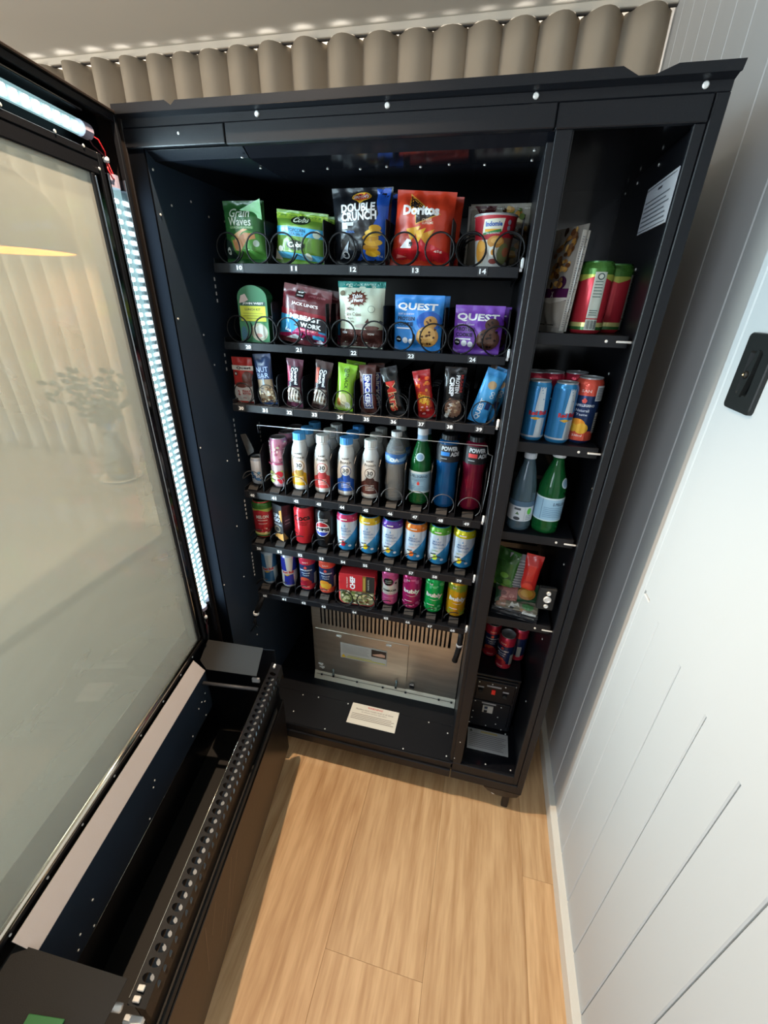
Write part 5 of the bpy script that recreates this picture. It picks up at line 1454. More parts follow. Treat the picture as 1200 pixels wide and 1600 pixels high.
again(sb, 0, 0.068, 0, 'second dark red sports drink bottle behind the front one in slot 49')

# ---- row five, cans
f5 = 0.8975
R, Hc = 0.0332, 0.131
def melon_items(r):
    return [wrap(r, 0.008, 0.014, '#2c5a2c'), ('r', -r * 3, 0.014, r * 3, 0.022, '#b8b070'), wrap(r, 0.104, 0.129, '#3f6e2c'), ('p', [(-r * 3, 0.098), (-r * 2, 0.106), (-r, 0.096), (0, 0.106), (r, 0.096), (r * 2, 0.106), (r * 3, 0.098), (r * 3, 0.108), (-r * 3, 0.108)], '#a8b050')]
mi = melon_items(R) + [('t', 'MELON', 0.010, 0.080, 0.040, 0.012, '#e0d8d0', 0, 0.03), ('r', -0.006, 0.066, 0.026, 0.0685, '#e0c8c0'), ('r', -0.004, 0.0545, 0.024, 0.0562, '#e0c8c0')] + nuts(0, 0.026, 0.022, 0.040, 6, ['#d85858', '#e0b8a8'], 0.003, 3)
o = can('watermelon_can', R, Hc + 0.004, '#b82c34', mi, lid='#2c3c34', bottom='#2c5a2c', tab='#4a5a50')
put(o, LANES[0], 0.170, f5, 'red and green watermelon drink can, in the slot numbered 50', 'drink can', rz=4)
def carton():
    W, D, H = 0.046, 0.040, 0.118
    mb = MB()
    rot = lambda p: p
    mb.prism([(-W / 2, -D / 2), (W / 2, -D / 2), (W / 2, D / 2), (-W / 2, D / 2)], 2, 0, H, pmat('#16161c', 'card'))
    mb.prism([(-D / 2, H), (D / 2, H), (D / 2 - 0.004, H + 0.006), (-D / 2, H + 0.012)], 0, -W / 2, W / 2, pmat('#1c1c24', 'card'))
    it = [('t', 'UP', -0.006, 0.090, 0.020, 0.013, '#c8d4e4', 0, 0.04), ('t', '&', 0.010, 0.090, 0.010, 0.010, '#c8d4e4', 0, 0.03), ('t', 'GO', -0.003, 0.074, 0.030, 0.015, '#c8d4e4', 0, 0.05), ('t', 'PROTEIN', 0.0, 0.058, 0.034, 0.007, '#b8bcc4', 0, 0.02),
          ('p', [(-0.022, 0.012), (0.004, 0.002), (0.022, 0.002), (0.022, 0.030), (0.012, 0.024), (-0.010, 0.024)], '#b88840'), ('e', -0.004, 0.040, 0.014, 0.012, '#8a7a60'), ('e', -0.004, 0.040, 0.010, 0.008, '#16161c'), ('p', [(0.010, 0.110), (0.022, 0.116), (0.022, 0.070), (0.014, 0.080)], '#c08838')]
    art(mb, it, lambda u, v, o: (u, -D / 2 - o, v), 0.5, 'card')
    art(mb, [('p', [(-0.018, 0.004), (0.0, 0.004), (-0.018, 0.034)], '#8a6a38'), ('r', -0.014, 0.05, 0.014, 0.09, '#24303c'), ('r', -0.010, 0.060, 0.010, 0.063, '#8a9098'), ('r', -0.010, 0.072, 0.010, 0.075, '#8a9098')], lambda u, v, o: (W / 2 + o, u, v), 0.5, 'card')
    return mb.build('drink_carton')
o = carton()
put(o, LANES[1] - 0.002, 0.164, f5, 'black and gold breakfast drink carton, in the slot numbered 51', 'drink carton', rz=-24)
it = [('t', 'Coca', 0.0, 0.098, 0.058, 0.020, '#1c0c0e', 5, 0.03), ('p', [(-0.03, 0.078), (0.0, 0.083), (0.030, 0.080), (0.0, 0.0805)], '#1c0c0e'), ('t', 'ZERO SUGAR', 0.0, 0.074, 0.034, 0.004, '#3a1014', 0, 0.02), ('p', [(-0.028, 0.036), (-0.012, 0.038), (-0.014, 0.041), (-0.028, 0.039)], '#4a0c10')]
o = can('cola_can', R, Hc, '#b8242c', it, lid='#8a8a8c', bottom='#a02028')
put(o, LANES[2], 0.170, f5, 'red cola can with black script, in the slot numbered 52', 'drink can', rz=6)
N = 16
circ = lambda r_, a0, a1: [(-0.006 + r_ * math.cos(math.radians(a0 + (a1 - a0) * i / N)), 0.068 + r_ * math.sin(math.radians(a0 + (a1 - a0) * i / N))) for i in range(N + 1)]
it = [('e', -0.006, 0.068, 0.0265, 0.0265, '#d0d2d6'), ('p', circ(0.024, 25, 165), '#a8242c'), ('p', circ(0.024, 205, 335), '#2c3c9c'), ('t', 'PEPSI', -0.004, 0.068, 0.044, 0.0115, '#16161a', 0, 0.06),
      ('t', 'ZERO SUGAR', 0.0, 0.104, 0.030, 0.005, '#b8bcc0', -4, 0.02), ('r', -0.012, 0.0965, 0.014, 0.0985, '#b8bcc0'), ('t', '375ml', 0.020, 0.014, 0.014, 0.004, '#a0a4a8')]
o = can('cola_can', R, Hc, '#141518', it, lid='#6a6c70', bottom='#1c1c20')
put(o, LANES[3], 0.170, f5, 'black cola can with round red, white and blue emblem, in the slot numbered 53', 'drink can', rz=6)
water = [('54', '#b82c58', 'pink', '#b82c3c'), ('55', '#c8a41c', 'golden yellow', '#d8c020'), ('56', '#54308c', 'purple', '#e0c030'), ('57', '#d87428', 'orange', '#d86c28'), ('58', '#5ca438', 'green', '#b8d848'), ('59', '#c4bc1c', 'lemon yellow', '#e0d020')]
for k, (n, c, cn, fr) in enumerate(water):
    r = R
    it = [wrap(r, 0.006, 0.010, '#2c84bc'), ('p', [(-r * 3, 0.008), (r * 0.0 - 0.030, 0.008), (0.040, 0.086), (0.040, 0.118), (-r * 3, 0.118)], '#c6d2e0'),
          ('p', [(-r * 3, 0.008), (-r * 3, 0.060), (-0.060, 0.008)], '#2f8cc8'), ('r', -r * 3, 0.106, r * 3, 0.1285, c), ('r', -r * 3, 0.1045, r * 3, 0.106, '#d8dce0'),
          ('t', 'MOUNT', -0.006, 0.082, 0.026, 0.006, '#3c68a0', 0, 0.01), ('t', 'FRANKLIN', -0.003, 0.074, 0.036, 0.006, '#3c68a0', 0, 0.01), ('t', 'Lightly Sparkling', 0.002, 0.062, 0.038, 0.005, '#4a90c0', 0, 0.01), ('p', [(-0.006, 0.090), (-0.002, 0.090), (-0.004, 0.098)], '#3c90c8'), ('t', cn.split()[-1].upper(), -0.010, 0.051, 0.020, 0.003, c),
          ('e', -0.010, 0.028, 0.0085, 0.0095, fr), ('e', -0.018, 0.030, 0.005, 0.005, '#e4e4d0'), ('p', [(-0.024, 0.036), (-0.006, 0.040), (-0.008, 0.043), (-0.024, 0.039)], '#20262c'), ('e', 0.012, 0.022, 0.005, 0.004, '#c0d4e4'), ('r', -0.016, 0.1125, 0.004, 0.1165, '#f0e8e0')]
    o = can('sparkling_water_can', R, Hc, '#2f8cc8', it, lid='#25282c', bottom='#2f7cb0', tab='#3a3d40')
    put(o, LANES[4 + k], 0.170, f5 + 0.0005, 'white and blue sparkling water can with %s shoulder band, in the slot numbered %s' % (cn, n), 'drink can', 'sparkling water cans in the row above the bottom one', rz=8 - k)

# ---- row six
f6 = 0.7075
def energy(c_dark, c_light, sug):
    r = 0.0265
    return [wrap(r, 0.010, 0.124, c_light), ('p', [(-r * 3, 0.070), (0.000, 0.070), (-0.004, 0.124), (-r * 3, 0.124)], c_dark), ('p', [(0.018, 0.070), (r * 3, 0.070), (r * 3, 0.124), (0.026, 0.124)], c_dark), ('p', [(-0.012, 0.012), (0.024, 0.012), (0.022, 0.056), (-0.010, 0.056)], c_dark),
            ('t', 'Red Bull', 0.004, 0.065, 0.038, 0.010, '#a8262c', 3, 0.05), ('p', [(-0.012, 0.054), (0.0, 0.057), (0.012, 0.054), (0.0, 0.050)], '#b89030')]
def slim(name, items, base, r=0.0265, h=0.134, **kw):
    return can(name, r, h, base, items, **kw)
eo = slim('energy_drink_can', energy('#2c5c84', '#9aa8b0', 1), '#8a98a4')
put(eo, LANES[0] + 0.004, 0.165, f6, 'pale blue and silver energy drink can, in the slot numbered 60', 'drink can', rz=6)
eb = slim('energy_drink_can', energy('#242c88', '#b8b4ac', 0), '#9a9ca4')
put(eb, LANES[1] + 0.006, 0.165, f6, 'dark blue and silver energy drink can, in the slot numbered 61', 'drink can', rz=6)
def fruit_can(top, low, fruit, side=True):
    r = 0.0285
    return [wrap(r, 0.008, 0.030, low), wrap(r, 0.108, 0.142, top), ('t', 'SAN', 0, 0.118, 0.02, 0.006, '#e0b8b0'), ('p', [(0, 0.1035), (0.0055, 0.098), (0.003, 0.092), (-0.003, 0.092), (-0.0055, 0.098)], '#c85048'), ('t', 'SANPELLEGRINO', 0, 0.087, 0.046, 0.0055, '#d0d8e4', 0, 0.03), ('t', 'Naturali', 0, 0.076, 0.028, 0.006, '#b8c4d8', 0, 0.02), ('t', 'Taste', 0, 0.067, 0.024, 0.005, '#b8c4d8', 0, 0.02),
            ('e', -0.006, 0.044, 0.018, 0.014, fruit[0]), ('e', 0.006, 0.036, 0.014, 0.012, fruit[1]), ('e', -0.012, 0.036, 0.009, 0.009, fruit[1]), ('r', 0.030, 0.026, 0.044, 0.072, '#b8b8b0')] + lines(0.031, 0.043, 0.028, 0.070, 8, '#4a4a50', 0.0014) + [('t', '330ml', 0, 0.020, 0.020, 0.005, '#e8c0b8')]
fr1 = slim('fruit_soda_can', fruit_can('#b02840', '#b42c3c', ('#b84c34', '#8c1c2c')), '#1c2c54', 0.0285, 0.145)
put(fr1, LANES[2] + 0.002, 0.166, f6, 'navy and red blood orange soda can, in the slot numbered 62', 'drink can', rz=6)
fr2 = slim('fruit_soda_can', fruit_can('#c44c3c', '#c8503c', ('#d88c2c', '#d8a838')), '#1c3058', 0.0285, 0.145)
put(fr2, LANES[3], 0.166, f6, 'navy and orange soda can, in the slot numbered 63', 'drink can', rz=6)
def salad():
    # shallow tub of salad standing on its edge, lid facing out, with a printed sleeve
    W, H, T = 0.126, 0.128, 0.038
    N = 8
    def rr(w_, h_, r_):
        out = []
        for cx, cy, a0 in ((w_ / 2 - r_, h_ - r_, 0), (-w_ / 2 + r_, h_ - r_, 90), (-w_ / 2 + r_, r_, 180), (w_ / 2 - r_, r_, 270)):
            for k in range(N + 1):
                a = math.radians(a0 + 90 * k / N); out.append((cx + r_ * math.cos(a), cy + r_ * math.sin(a)))
        return out
    mb = MB()
    a = rr(W, H, 0.022); b = [(p[0] * 0.86, 0.010 + p[1] * 0.86) for p in a]
    n = len(a)
    vs = [(p[0], -T / 2, p[1]) for p in a] + [(p[0], T / 2, p[1]) for p in b] + [(p[0] * 0.93, -T / 2 - 0.0015, 0.0045 + p[1] * 0.93) for p in a]
    m_r = pmat('#c84a4a', 'card')
    mb.add(vs, [(i, (i + 1) % n, n + (i + 1) % n, n + i) for i in range(n)] + [(i, 2 * n + i, 2 * n + (i + 1) % n, (i + 1) % n) for i in range(n)] + [tuple(n + i for i in range(n))], m_r)
    it = [('p', [(p[0] * 0.93, 0.0045 + p[1] * 0.93) for p in a], '#8a9070')] + nuts(-0.050, 0.050, 0.014, 0.060, 90, ['#5a6a38', '#a0a070', '#c0b890', '#6a4a30', '#7a8a4c', '#d0ccb0', '#3c4828'], 0.005, 21)
    art(mb, it, lambda u, v, o: (u, -T / 2 - 0.0015 - o, v), 0.3, 'card')
    o = mb.build('salad_tub')
    sl = MB().box((-0.060, -T / 2 - 0.006, 0.062), (0.062, T / 2 + 0.001, 0.128), pmat('#b02028', 'card'), 0.001)
    it = [('r', 0.020, 0.063, 0.032, 0.127, '#7a5a24'), ('r', 0.032, 0.063, 0.061, 0.127, '#1c1c1c'), ('t', 'CHEF', -0.014, 0.095, 0.050, 0.018, Wt, 90, 0.04), ('t', 'YOU, THE MOST', -0.032, 0.094, 0.044, 0.006, '#e0c0b8', 90, 0.02), ('t', 'SALAD BOWL', 0.040, 0.094, 0.044, 0.005, '#b8b4a0', 90, 0.01), ('r', 0.023, 0.068, 0.029, 0.120, '#a88c40')]
    art(sl, it, lambda u, v, o: (u, -T / 2 - 0.006 - o, v), 0.4, 'card')
    sl.build('printed_sleeve', o)
    return o
o = salad()
put(o, -0.334, 0.160, 0.6845, 'red tub of salad with printed sleeve, standing in the slot numbered 64', 'salad tub', rz=3)
r = 0.0275
it = [wrap(r, 0.010, 0.046, '#b84c80'), wrap(r, 0.046, 0.100, '#c4c4bc'), wrap(r, 0.100, 0.120, '#b84c80'), ('e', -0.004, 0.098, 0.021, 0.018, '#b84c80'), ('e', -0.004, 0.096, 0.017, 0.015, '#1a1c1c'), ('p', [(-0.014, 0.097), (0.006, 0.100), (0.006, 0.102), (-0.014, 0.099)], '#a8b0a8'), ('p', [(-0.014, 0.090), (0.006, 0.093), (0.006, 0.095), (-0.014, 0.092)], '#a8b0a8'), ('t', 'KOMBUCHA', 0.002, 0.062, 0.046, 0.0085, '#1c1c1e', 0, 0.04), ('e', 0.022, 0.090, 0.004, 0.004, '#3c3c3c'), ('r', -0.02, 0.050, 0.02, 0.0515, '#a84a78'), ('r', -0.016, 0.032, 0.016, 0.0335, '#d8a0bc')]
o = slim('kombucha_can', it, '#b84c80', r, 0.134, lid='#5a4450')
put(o, LANES[6], 0.166, f6, 'pink and white kombucha can with black disc, in the slot numbered 65', 'drink can', rz=6)
for n, c, c2, cn, tx in ((66, '#a0205c', '#c86090', 'magenta', 0), (67, '#12a04c', '#60c888', 'bright green', 0), (68, '#c89418', '#8aa038', 'yellow', 1)):
    r = 0.0315
    it = []
    if tx: it += [wrap(r, 0.104, 0.124, c2), ('e', 0.0, 0.110, 0.012, 0.010, '#a8a830')]
    it += nuts(-0.034, 0.036, 0.098, 0.120, 9, [c2], 0.005, n) + nuts(-0.034, 0.036, 0.012, 0.030, 10, [c2], 0.0045, n + 1)
    it += [('t', 'bubly', 0.0, 0.072, 0.052, 0.020, '#e4e6e2', -2, 0.05), ('p', [(-0.020, 0.058), (0.0, 0.054), (0.022, 0.058), (0.0, 0.0555)], '#e4e6e2'), ('t', 'hi', -0.012, 0.116, 0.010, 0.007, '#e0d8dc', 0, 0.03), ('r', -0.022, 0.0345, 0.002, 0.0365, '#e0d0d8')]
    o = slim('sparkling_can', it, c, r, 0.134, lid='#3a3c3e')
    put(o, LANES[n - 59], 0.168, f6 + 0.002, '%s sparkling drink can with white bubble lettering, in the slot numbered %d' % (cn, n), 'drink can', rz=7)

# ================================================================== narrow compartment stock
s1, s2, s3, s4, s5 = 1.5705, 1.3395, 1.1025, 0.8245, 0.6035
def noodle_side():
    it = [('r', -0.05, 0.01, 0.05, 0.06, '#a09a90'), ('r', -0.05, 0.060, 0.05, 0.082, '#4a1c44'), ('t', 'X', 0.0, 0.071, 0.010, 0.011, Wt, 0, 0.03), ('p', [(-0.05, 0.060), (0.0, 0.054), (0.05, 0.062), (0.05, 0.066), (-0.05, 0.064)], '#c4c0b8'), ('e', 0.022, 0.092, 0.014, 0.012, '#3a1c38')]
    rnd = random.Random(31)
    for i in range(60):
        v = 0.085 + 0.10 * rnd.random()
        it.append(('e', 0.0 + 0.046 * (rnd.random() - 0.3), v, 0.003 + 0.005 * rnd.random(), 0.003 + 0.004 * rnd.random(), rnd.choice(['#8a6030', '#a87c3c', '#5a3820', '#c09a58', '#3c2818', '#6a4c34'])))
    it += lines(-0.040, -0.012, 0.024, 0.050, 3, '#4a4640', 0.002, 0.5) + lines(-0.040, 0.030, 0.010, 0.018, 1, '#4a4640', 0.002)
    o = bag('noodle_packet', 0.105, 0.190, 0.010, '#8f8b84', it, seed=33, pinch=0.02, back='#6f6b64')
    sd = MB()
    for k in range(40):
        if k in (13, 14, 27): continue
        z = 0.012 + k * 0.0040
        sd.box((0.0490, -0.006, z), (0.0493, 0.002 + 0.004 * ((k * 7) % 3) / 2, z + 0.0016), pmat('#66646a', 'card'))
    sd.box((0.0475, -0.0085, 0.004), (0.0490, 0.0085, 0.180), pmat('#9a968e', 'card'), 0.0005)
    g = sd.build('side_seam', o)
    return o
o = noodle_side()
put(o, 0.116, 0.092, s1, 'tall noodle packet standing edge on, left on the top narrow shelf', 'snack bag', rz=-62, rx=-3)
def melon2():
    r = R
    it = melon_items(r) + [('r', -0.006, 0.030, 0.016, 0.112, '#b4b8ae'), ('r', -0.006, 0.008, 0.016, 0.028, '#b4b8ae')] + [('r', -0.0045 + 0.0022 * k, 0.010, -0.0045 + 0.0022 * k + (0.0012 if k % 3 else 0.0006), 0.026, '#30343a') for k in range(9)]
    it += lines(-0.003, 0.013, 0.066, 0.098, 6, '#5a6a64', 0.0016) + lines(-0.003, 0.013, 0.034, 0.046, 3, '#5a6a64', 0.0016) + [('e', 0.005, 0.104, 0.006, 0.006, '#3c4a48'), ('e', 0.005, 0.104, 0.004, 0.004, '#b4b8ae')]
    return can('watermelon_can', r, 0.131, '#b02c38', it, lid='#2c342c', bottom='#2c5a2c', tab='#4a5a50')
o = melon2()
g2 = 'watermelon cans on the top narrow shelf'
put(o, 0.187, 0.090, s1, 'watermelon can with white barcode strip, frontmost on the top narrow shelf', 'drink can', g2, rz=-2)
again(o, 0.050, 0.062, 0, 'watermelon can behind and right of the barcode one, top narrow shelf', rz=60, group=g2)
again(o, -0.020, 0.072, 0, 'watermelon can hidden behind the barcode one beside the noodle packet', rz=150, group=g2)
e1 = slim('energy_drink_can', [wrap(0.0265, 0.010, 0.122, '#286c9c'), ('p', [(-0.004, 0.070), (0.016, 0.070), (0.012, 0.122), (0.000, 0.122)], '#aab4bc'), ('p', [(0.002, 0.012), (0.020, 0.012), (0.022, 0.055), (0.004, 0.055)], '#9aa4ac'), ('t', 'Red Bull', 0.004, 0.066, 0.040, 0.010, '#a8262c', 3, 0.05), ('p', [(-0.012, 0.054), (0.0, 0.057), (0.012, 0.054), (0.0, 0.050)], '#b89030'), ('r', -0.06, 0.010, 0.06, 0.014, '#a0a8b0')], '#2f78a8')
g3 = 'cans on the second narrow shelf'
put(e1, 0.118, 0.070, s2, 'light blue energy drink can beside the mullion on the second narrow shelf', 'drink can', g3, rz=0)
again(e1, 0.056, -0.004, 0, 'light blue energy drink can in the middle of the second narrow shelf', rz=14, group=g3)
c = again(fr2, 0, 0, 0, 'red and navy orange soda can with barcode, right on the second narrow shelf', group=g3, rz=-18); c.location = (0.224, 0.085, s2)
MBb = MB(); art(MBb, [('r', 0.020, 0.098, 0.040, 0.130, '#b8bcc0')] + [('r', 0.022, 0.1005 + 0.0034 * k, 0.038, 0.1022 + 0.0034 * k, '#3c4048') for k in range(8)], lambda u, v, o: ((0.0286 + o) * math.sin(u / 0.0285), -(0.0286 + o) * math.cos(u / 0.0285), v), 0.006, 'card', o0=0.002)
MBb.build('barcode', c)
for (x, y, l) in ((0.150, 0.140, 'dark red topped soda can behind the two energy drinks, second narrow shelf'), (0.205, 0.155, 'dark red topped soda can behind the orange one, second narrow shelf'), (0.112, 0.135, 'dark topped soda can in the back left of the second narrow shelf')):
    c = again(fr1, 0, 0, 0, l, group=g3, rz=40); c.location = (x, y, s2)
# bottles on third narrow shelf
b2 = [(0.022, 0.0), (0.0285, 0.004), (0.0300, 0.012), (0.0300, 0.090), (0.0280, 0.120), (0.0210, 0.155), (0.0140, 0.180), (0.0125, 0.188), (0.0125, 0.196)]
li = [('r', -0.05, 0.030, 0.05, 0.070, '#b0b8c0'), ('r', -0.05, 0.070, 0.05, 0.084, '#3c5870'), ('r', -0.018, 0.060, -0.002, 0.066, '#3a444c'), ('e', 0.020, 0.058, 0.006, 0.009, '#4ca434'), ('p', [(-0.014, 0.048), (-0.004, 0.048), (-0.009, 0.056)], '#3c5a38'), ('e', -0.009, 0.037, 0.008, 0.005, '#2c343c'), ('r', 0.008, 0.032, 0.009, 0.068, '#8a949c')] + lines(0.012, 0.030, 0.034, 0.048, 3, '#5a6a74')
o = clear_bottle('water_bottle', b2, (0.10, 0.17, 0.22, 1), '#a8b0b8', (0.0148, 0.190, 0.204), li, trans=0.6)
put(o, 0.127, 0.070, s3, 'clear water bottle with white label, left on the third narrow shelf', 'water bottle')
o = green_bottle(); o.scale = (1.04, 1.04, 0.97)
for ch in list(o.children):
    if ch.name.startswith('label'):
        bpy.data.objects.remove(ch)
rad = radf(gprof)
li = [('r', -0.085, 0.040, 0.085, 0.104, '#8fb4cc'), ('r', -0.085, 0.100, 0.085, 0.104, '#c4d4dc'), ('r', -0.085, 0.040, 0.085, 0.043, '#c4d4dc'), ('t', 'S.PELLEGRINO', 0.030, 0.088, 0.052, 0.008, '#1c3450', 0, 0.02), ('r', -0.020, 0.044, -0.019, 0.100, '#4a6a88')] + lines(-0.015, 0.040, 0.050, 0.080, 6, '#5a80a0') + [('e', 0.030, 0.142, 0.013, 0.013, '#b8c8d0'), ('e', 0.030, 0.142, 0.010, 0.010, '#7a98b0')]
lb_ = MB(); art(lb_, li, lambda u, v, o: ((rad(v) + o) * math.sin(u / 0.032), -(rad(v) + o) * math.cos(u / 0.032), v), 0.006, 'card', o0=0.0006); lb_.build('label', o)
put(o, 0.193, 0.075, s3, 'green sparkling water bottle with turned label, right on the third narrow shelf', 'water bottle')
# pile on the fourth narrow shelf
it = nuts(-0.03, 0.03, 0.02, 0.12, 14, ['#3c6a28', '#5a8a34', '#24481c'], 0.010, 41)
o = bag('green_crisp_bag', 0.075, 0.135, 0.016, '#2c5424', it, seed=41)
put(o, 0.118, 0.110, s4 + 0.040, 'crumpled green snack bag at the back left of the fourth narrow shelf', 'snack bag', rz=-30, rx=-8)
it = lines(-0.02, 0.02, 0.02, 0.11, 11, '#8a8a8a', 0.0022) + [('p', [(0.016, 0.01), (0.03, 0.01), (0.026, 0.12)], '#8f8f8f')]
o = bag('grey_snack_packet', 0.062, 0.125, 0.009, '#54545a', it, seed=42)
put(o, 0.150, 0.098, s4 + 0.044, 'grey back-turned snack packet leaning in the fourth narrow shelf', 'snack packet', rz=8, ry=7, rx=-10)
it = [('e', 0.0, 0.03, 0.016, 0.014, '#d0402c'), ('r', -0.01, 0.05, 0.01, 0.10, '#c83428')]
o = bag('red_snack_packet', 0.048, 0.130, 0.011, '#b42824', it, seed=43)
put(o, 0.188, 0.100, s4 + 0.044, 'red snack packet leaning beside the grey one, fourth narrow shelf', 'snack packet', rz=-6, ry=4, rx=-8)
it = [('r', -0.045, 0.005, 0.0, 0.055, '#7a4a48')] + nuts(-0.05, 0.0, 0.006, 0.055, 14, ['#8a5a54', '#5a3434', '#9a7068'], 0.006, 44) + [('e', 0.026, 0.034, 0.026, 0.018, '#8a5c24'), ('e', 0.026, 0.034, 0.018, 0.011, '#a0782c')]
o = bag('snack_packet', 0.120, 0.062, 0.010, '#1c3a24', it, seed=44, pinch=0.02)
put(o, 0.166, 0.072, s4 + 0.026, 'dark green packet with round biscuit picture, middle of the fourth narrow shelf pile', 'snack packet', rx=-38, rz=3)
it = [('p', [(-0.020, 0.010), (-0.014, 0.023), (-0.006, 0.012), (0.002, 0.023), (0.008, 0.010), (-0.004, 0.017)], '#b8b8b0'), ('r', -0.058, 0.004, -0.03, 0.028, '#8a6a5a'), ('e', 0.03, 0.016, 0.016, 0.010, '#3c6a40')]
o = bag('snack_bar', 0.116, 0.034, 0.006, '#6a6456', it, seed=45, pinch=0.0)
put(o, 0.166, 0.052, s4 + 0.020, 'pale striped snack bar lying on the black bars, fourth narrow shelf', 'snack bar', rx=-62, rz=-6)
it = [('t', 'CRISP', -0.036, 0.016, 0.044, 0.011, '#b8b8b8', 0, 0.04), ('e', 0.02, 0.02, 0.02, 0.008, '#8a6a4c'), ('r', 0.02, 0.006, 0.058, 0.016, '#a8a8a4')]
o = bag('protein_bar', 0.128, 0.036, 0.006, '#1c1c20', it, seed=46, pinch=0.0)
put(o, 0.162, 0.046, s4 + 0.010, 'black bar with pale lettering lying flat, fourth narrow shelf', 'snack bar', rx=-60, rz=-8)
it = [('r', -0.058, 0.014, -0.034, 0.024, '#b0b0b0'), ('r', 0.0, 0.010, 0.056, 0.016, '#9a9a94')]
o = bag('protein_bar', 0.128, 0.034, 0.005, '#1a1b20', it, seed=47, pinch=0.0)
put(o, 0.160, 0.040, s4 + 0.002, 'lowest black bar of the flat pile, fourth narrow shelf', 'snack bar', rx=-70, rz=-10)
# cans at the bottom
g5 = 'fruit soda cans on the lowest narrow shelf'
for (x, y, z, l, rz) in ((0.140, 0.272, 0.0, 'red and navy soda can at the back left of the lowest narrow shelf', 0), (0.188, 0.222, 0.0, 'red and navy soda can with open-topped look, front middle of the lowest narrow shelf', -30), (0.234, 0.274, 0.0, 'red and navy soda can at the back right of the lowest narrow shelf', -70)):
    c = again(fr1, 0, 0, 0, l, group=g5, rz=rz); c.location = (x, y, 0.4652)

# ================================================================== lock handle on the flush wall panel
hp = MB()
Rr = 0.012
def rrect(w_, h_, r_, n=6):
    out = []
    for cx, cy, a0 in ((w_ / 2 - r_, h_ / 2 - r_, 0), (-w_ / 2 + r_, h_ / 2 - r_, 90), (-w_ / 2 + r_, -h_ / 2 + r_, 180), (w_ / 2 - r_, -h_ / 2 + r_, 270)):
        for k in range(n + 1):
            a = math.radians(a0 + 90 * k / n); out.append((cx + r_ * math.cos(a), cy + r_ * math.sin(a)))
    return out
HC = (WX - 0.004, -0.1115, 1.530)
outer = rrect(0.083, 0.122, 0.007)
def ell(ry, rz_, n): return [(ry * math.cos(2 * PI * k / n + 0.0), rz_ * math.sin(2 * PI * k / n)) for k in range(n)]
n = len(outer)
hp_o = MB()
rings = [[(0.0, p[0], p[1]) for p in outer], [(-0.006, p[0], p[1]) for p in outer], [(-0.008, p[0] * 0.97, p[1] * 0.98) for p in outer]]
# oval recess matched to the same vertex count
ang = [math.atan2(p[1], p[0]) for p in outer]
rings.append([(-0.008, 0.030 * math.cos(a) * 1.0, 0.040 * math.sin(a)) for a in ang])
rings.append([(-0.002, 0.027 * math.cos(a), 0.037 * math.sin(a)) for a in ang])
vs = [p for r_ in rings for p in r_]
fs = [(j * n + i, j * n + (i + 1) % n, (j + 1) * n + (i + 1) % n, (j + 1) * n + i) for j in range(4) for i in range(n)]
fs.append(tuple(4 * n + i for i in range(n)))
hp_o.add(vs, fs, M_PLASTIC)
ho = hp_o.build('flush_lock_handle', None, HC, recalc=True)
tag(ho, 'black rectangular flush lock handle on the white wall panel', 'door handle')
lv = MB().prism([(-0.004, -0.037), (0.006, -0.036), (0.003, -0.012), (0.006, 0.0), (0.0, 0.014), (-0.008, 0.037), (-0.014, 0.036), (-0.012, 0.0)], 0, -0.0115, -0.004, M_PLASTIC)
lv.build('turn_lever', ho, recalc=True)
lk = MB().lathe([(0.006, 0.0), (0.006, -0.006), (0.0045, -0.0075)], mat('dark_lock_ring', '#2a2724', 0.4, metal=0.5), 18, (-0.008, -0.002, -0.002), axis=0)
lk.build('lock_ring', ho)
MB().lathe([(0.0026, 0), (0.0026, -0.002), (0.0018, -0.003)], mat('brass_key_core', '#d8c8a0', 0.25, metal=1.0), 12, (-0.0150, -0.002, -0.002), axis=0).build('key_core', ho)

# ================================================================== room seen through the door glass
TB = empty('dining_table', (-2.15, 0.0, 0), 0, 'large white table under the vase, seen through the hazy door glass', 'table')
M_TABLE = mat('white_table', '#94948d', 0.5)
MB().box((-0.95, -1.5, 0.715), (0.95, 0.95, 0.75), M_TABLE, 0.006).build('table_top', TB)
for sx in (-0.85, 0.85):
    for sy in (-1.4, 0.85):
        MB().box((sx - 0.03, sy - 0.03, 0.0), (sx + 0.03, sy + 0.03, 0.715), M_TABLE, 0.003).build('leg', TB)
RG = MB().box((-3.6, -2.6, 0.0005), (-0.98, 0.95, 0.012), mat('pale_grey_rug', '#c0beb4', 0.95, bump=0.6, bscale=300), 0.003).build('rug')
tag(RG, 'pale grey rug on the floor beyond the open door', 'rug')
DS = MB().lathe([(0.075, 0.0), (0.085, 0.004), (0.10, 0.012), (0.098, 0.014), (0.07, 0.006), (0.001, 0.005)], mat('pale_dish', '#cfcabc', 0.4), 36, capt=False).build('dish')
tag(DS, 'pale round dish under the grey vase behind the door glass', 'dish'); DS.location = (-1.80, 0.72, 0.75)
VS = MB().lathe([(0.045, 0.0), (0.062, 0.02), (0.060, 0.10), (0.038, 0.18), (0.030, 0.22), (0.036, 0.235)], mat('stoneware_vase', '#5f5d55', 0.6), 28, capt=False).build('vase')
tag(VS, 'grey vase on the white table behind the door glass', 'vase'); VS.location = (-1.80, 0.72, 0.757)
PL = MB()
rnd = random.Random(3)
stems = []
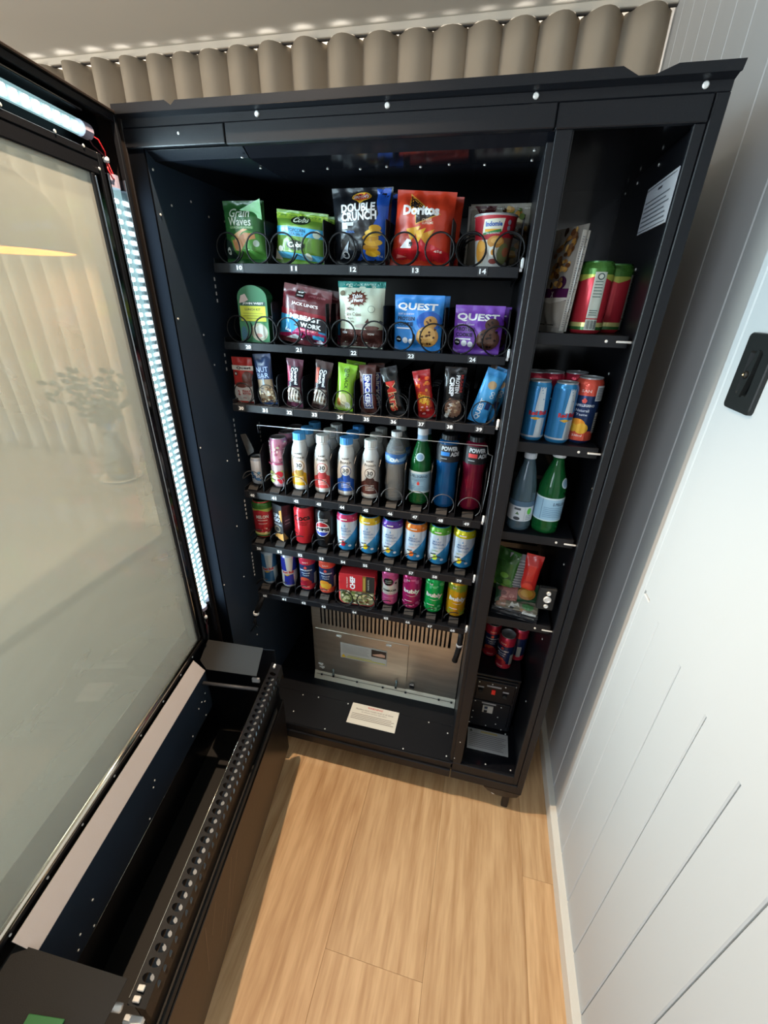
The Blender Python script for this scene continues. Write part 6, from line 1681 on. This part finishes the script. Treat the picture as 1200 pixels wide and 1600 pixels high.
for k in range(7):
    a = PI * (0.15 + 0.75 * k / 6) + 0.2 * rnd.random()
    dx, dz = math.cos(a) * (0.30 + 0.06 * rnd.random()), 0.16 + 0.16 * math.sin(a)
    p = [(0.0, 0.0, 0.0)]
    for j in range(1, 9):
        t = j / 8
        p.append((dx * t * t * 0.9 + dx * 0.1 * t, 0.08 * (rnd.random() - 0.5) * t, dz * t * (1.3 - 0.3 * t)))
    stems.append(p)
    PL.tube(p, [0.003] * 5 + [0.002] * 4, mat('twig_brown', '#5a5242', 0.7), 5)
po = PL.build('leafy_branches')
tag(po, 'leafy branches standing in the grey vase behind the door glass', 'plant'); po.location = (-1.80, 0.72, 0.96)
lf = MB().add([(0, 0, 0), (0.010, 0.002, 0.012), (0.012, 0, 0.028), (0, -0.001, 0.044), (-0.012, 0, 0.028), (-0.010, 0.002, 0.012)], [(0, 1, 2, 3), (0, 3, 4, 5)], mat('grey_green_leaf', '#424c3a', 0.6)).mesh('leaf')
for p in stems:
    for j in range(2, 9):
        for s_ in (-1, 1):
            c = bpy.data.objects.new('leaf', lf); COL.objects.link(c); c.parent = po; c.location = p[j]
            c.rotation_euler = (0.5 * rnd.random(), s_ * (0.7 + 0.7 * rnd.random()), 6.28 * rnd.random() * 0.1); c.scale = (1.1, 1.1, 1.1)
PN = empty('pendant_lamp', (-2.06, 0.66, 1.765), 0, 'grey dome pendant lamp glowing warm inside, seen through the door glass', 'pendant lamp')
MB().lathe([(0.285, 0.0), (0.288, 0.01), (0.275, 0.10), (0.23, 0.20), (0.15, 0.275), (0.05, 0.31), (0.03, 0.33)], mat('grey_lamp_shade', '#5e5c58', 0.6), 48, capb=False).build('lamp_shade', PN)
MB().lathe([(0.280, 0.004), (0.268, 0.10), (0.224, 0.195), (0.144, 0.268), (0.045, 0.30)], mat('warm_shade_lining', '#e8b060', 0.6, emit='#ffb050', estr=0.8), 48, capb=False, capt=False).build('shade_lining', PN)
MB().lathe([(0.012, 0.12), (0.045, 0.15), (0.05, 0.19), (0.02, 0.25)], mat('warm_bulb', '#ffd9a0', 0.4, emit='#ffc070', estr=9), 20).build('bulb', PN)
MB().tube([(0, 0, 0.32), (0, 0, 0.733)], 0.004, M_WIRE, 6).build('cord', PN)
pl_ = light('pendant_glow', 'POINT', (-2.06, 0.66, 1.87), (-2.06, 0.66, 0), 7, (1.0, 0.72, 0.42), shadow_soft_size=0.06)
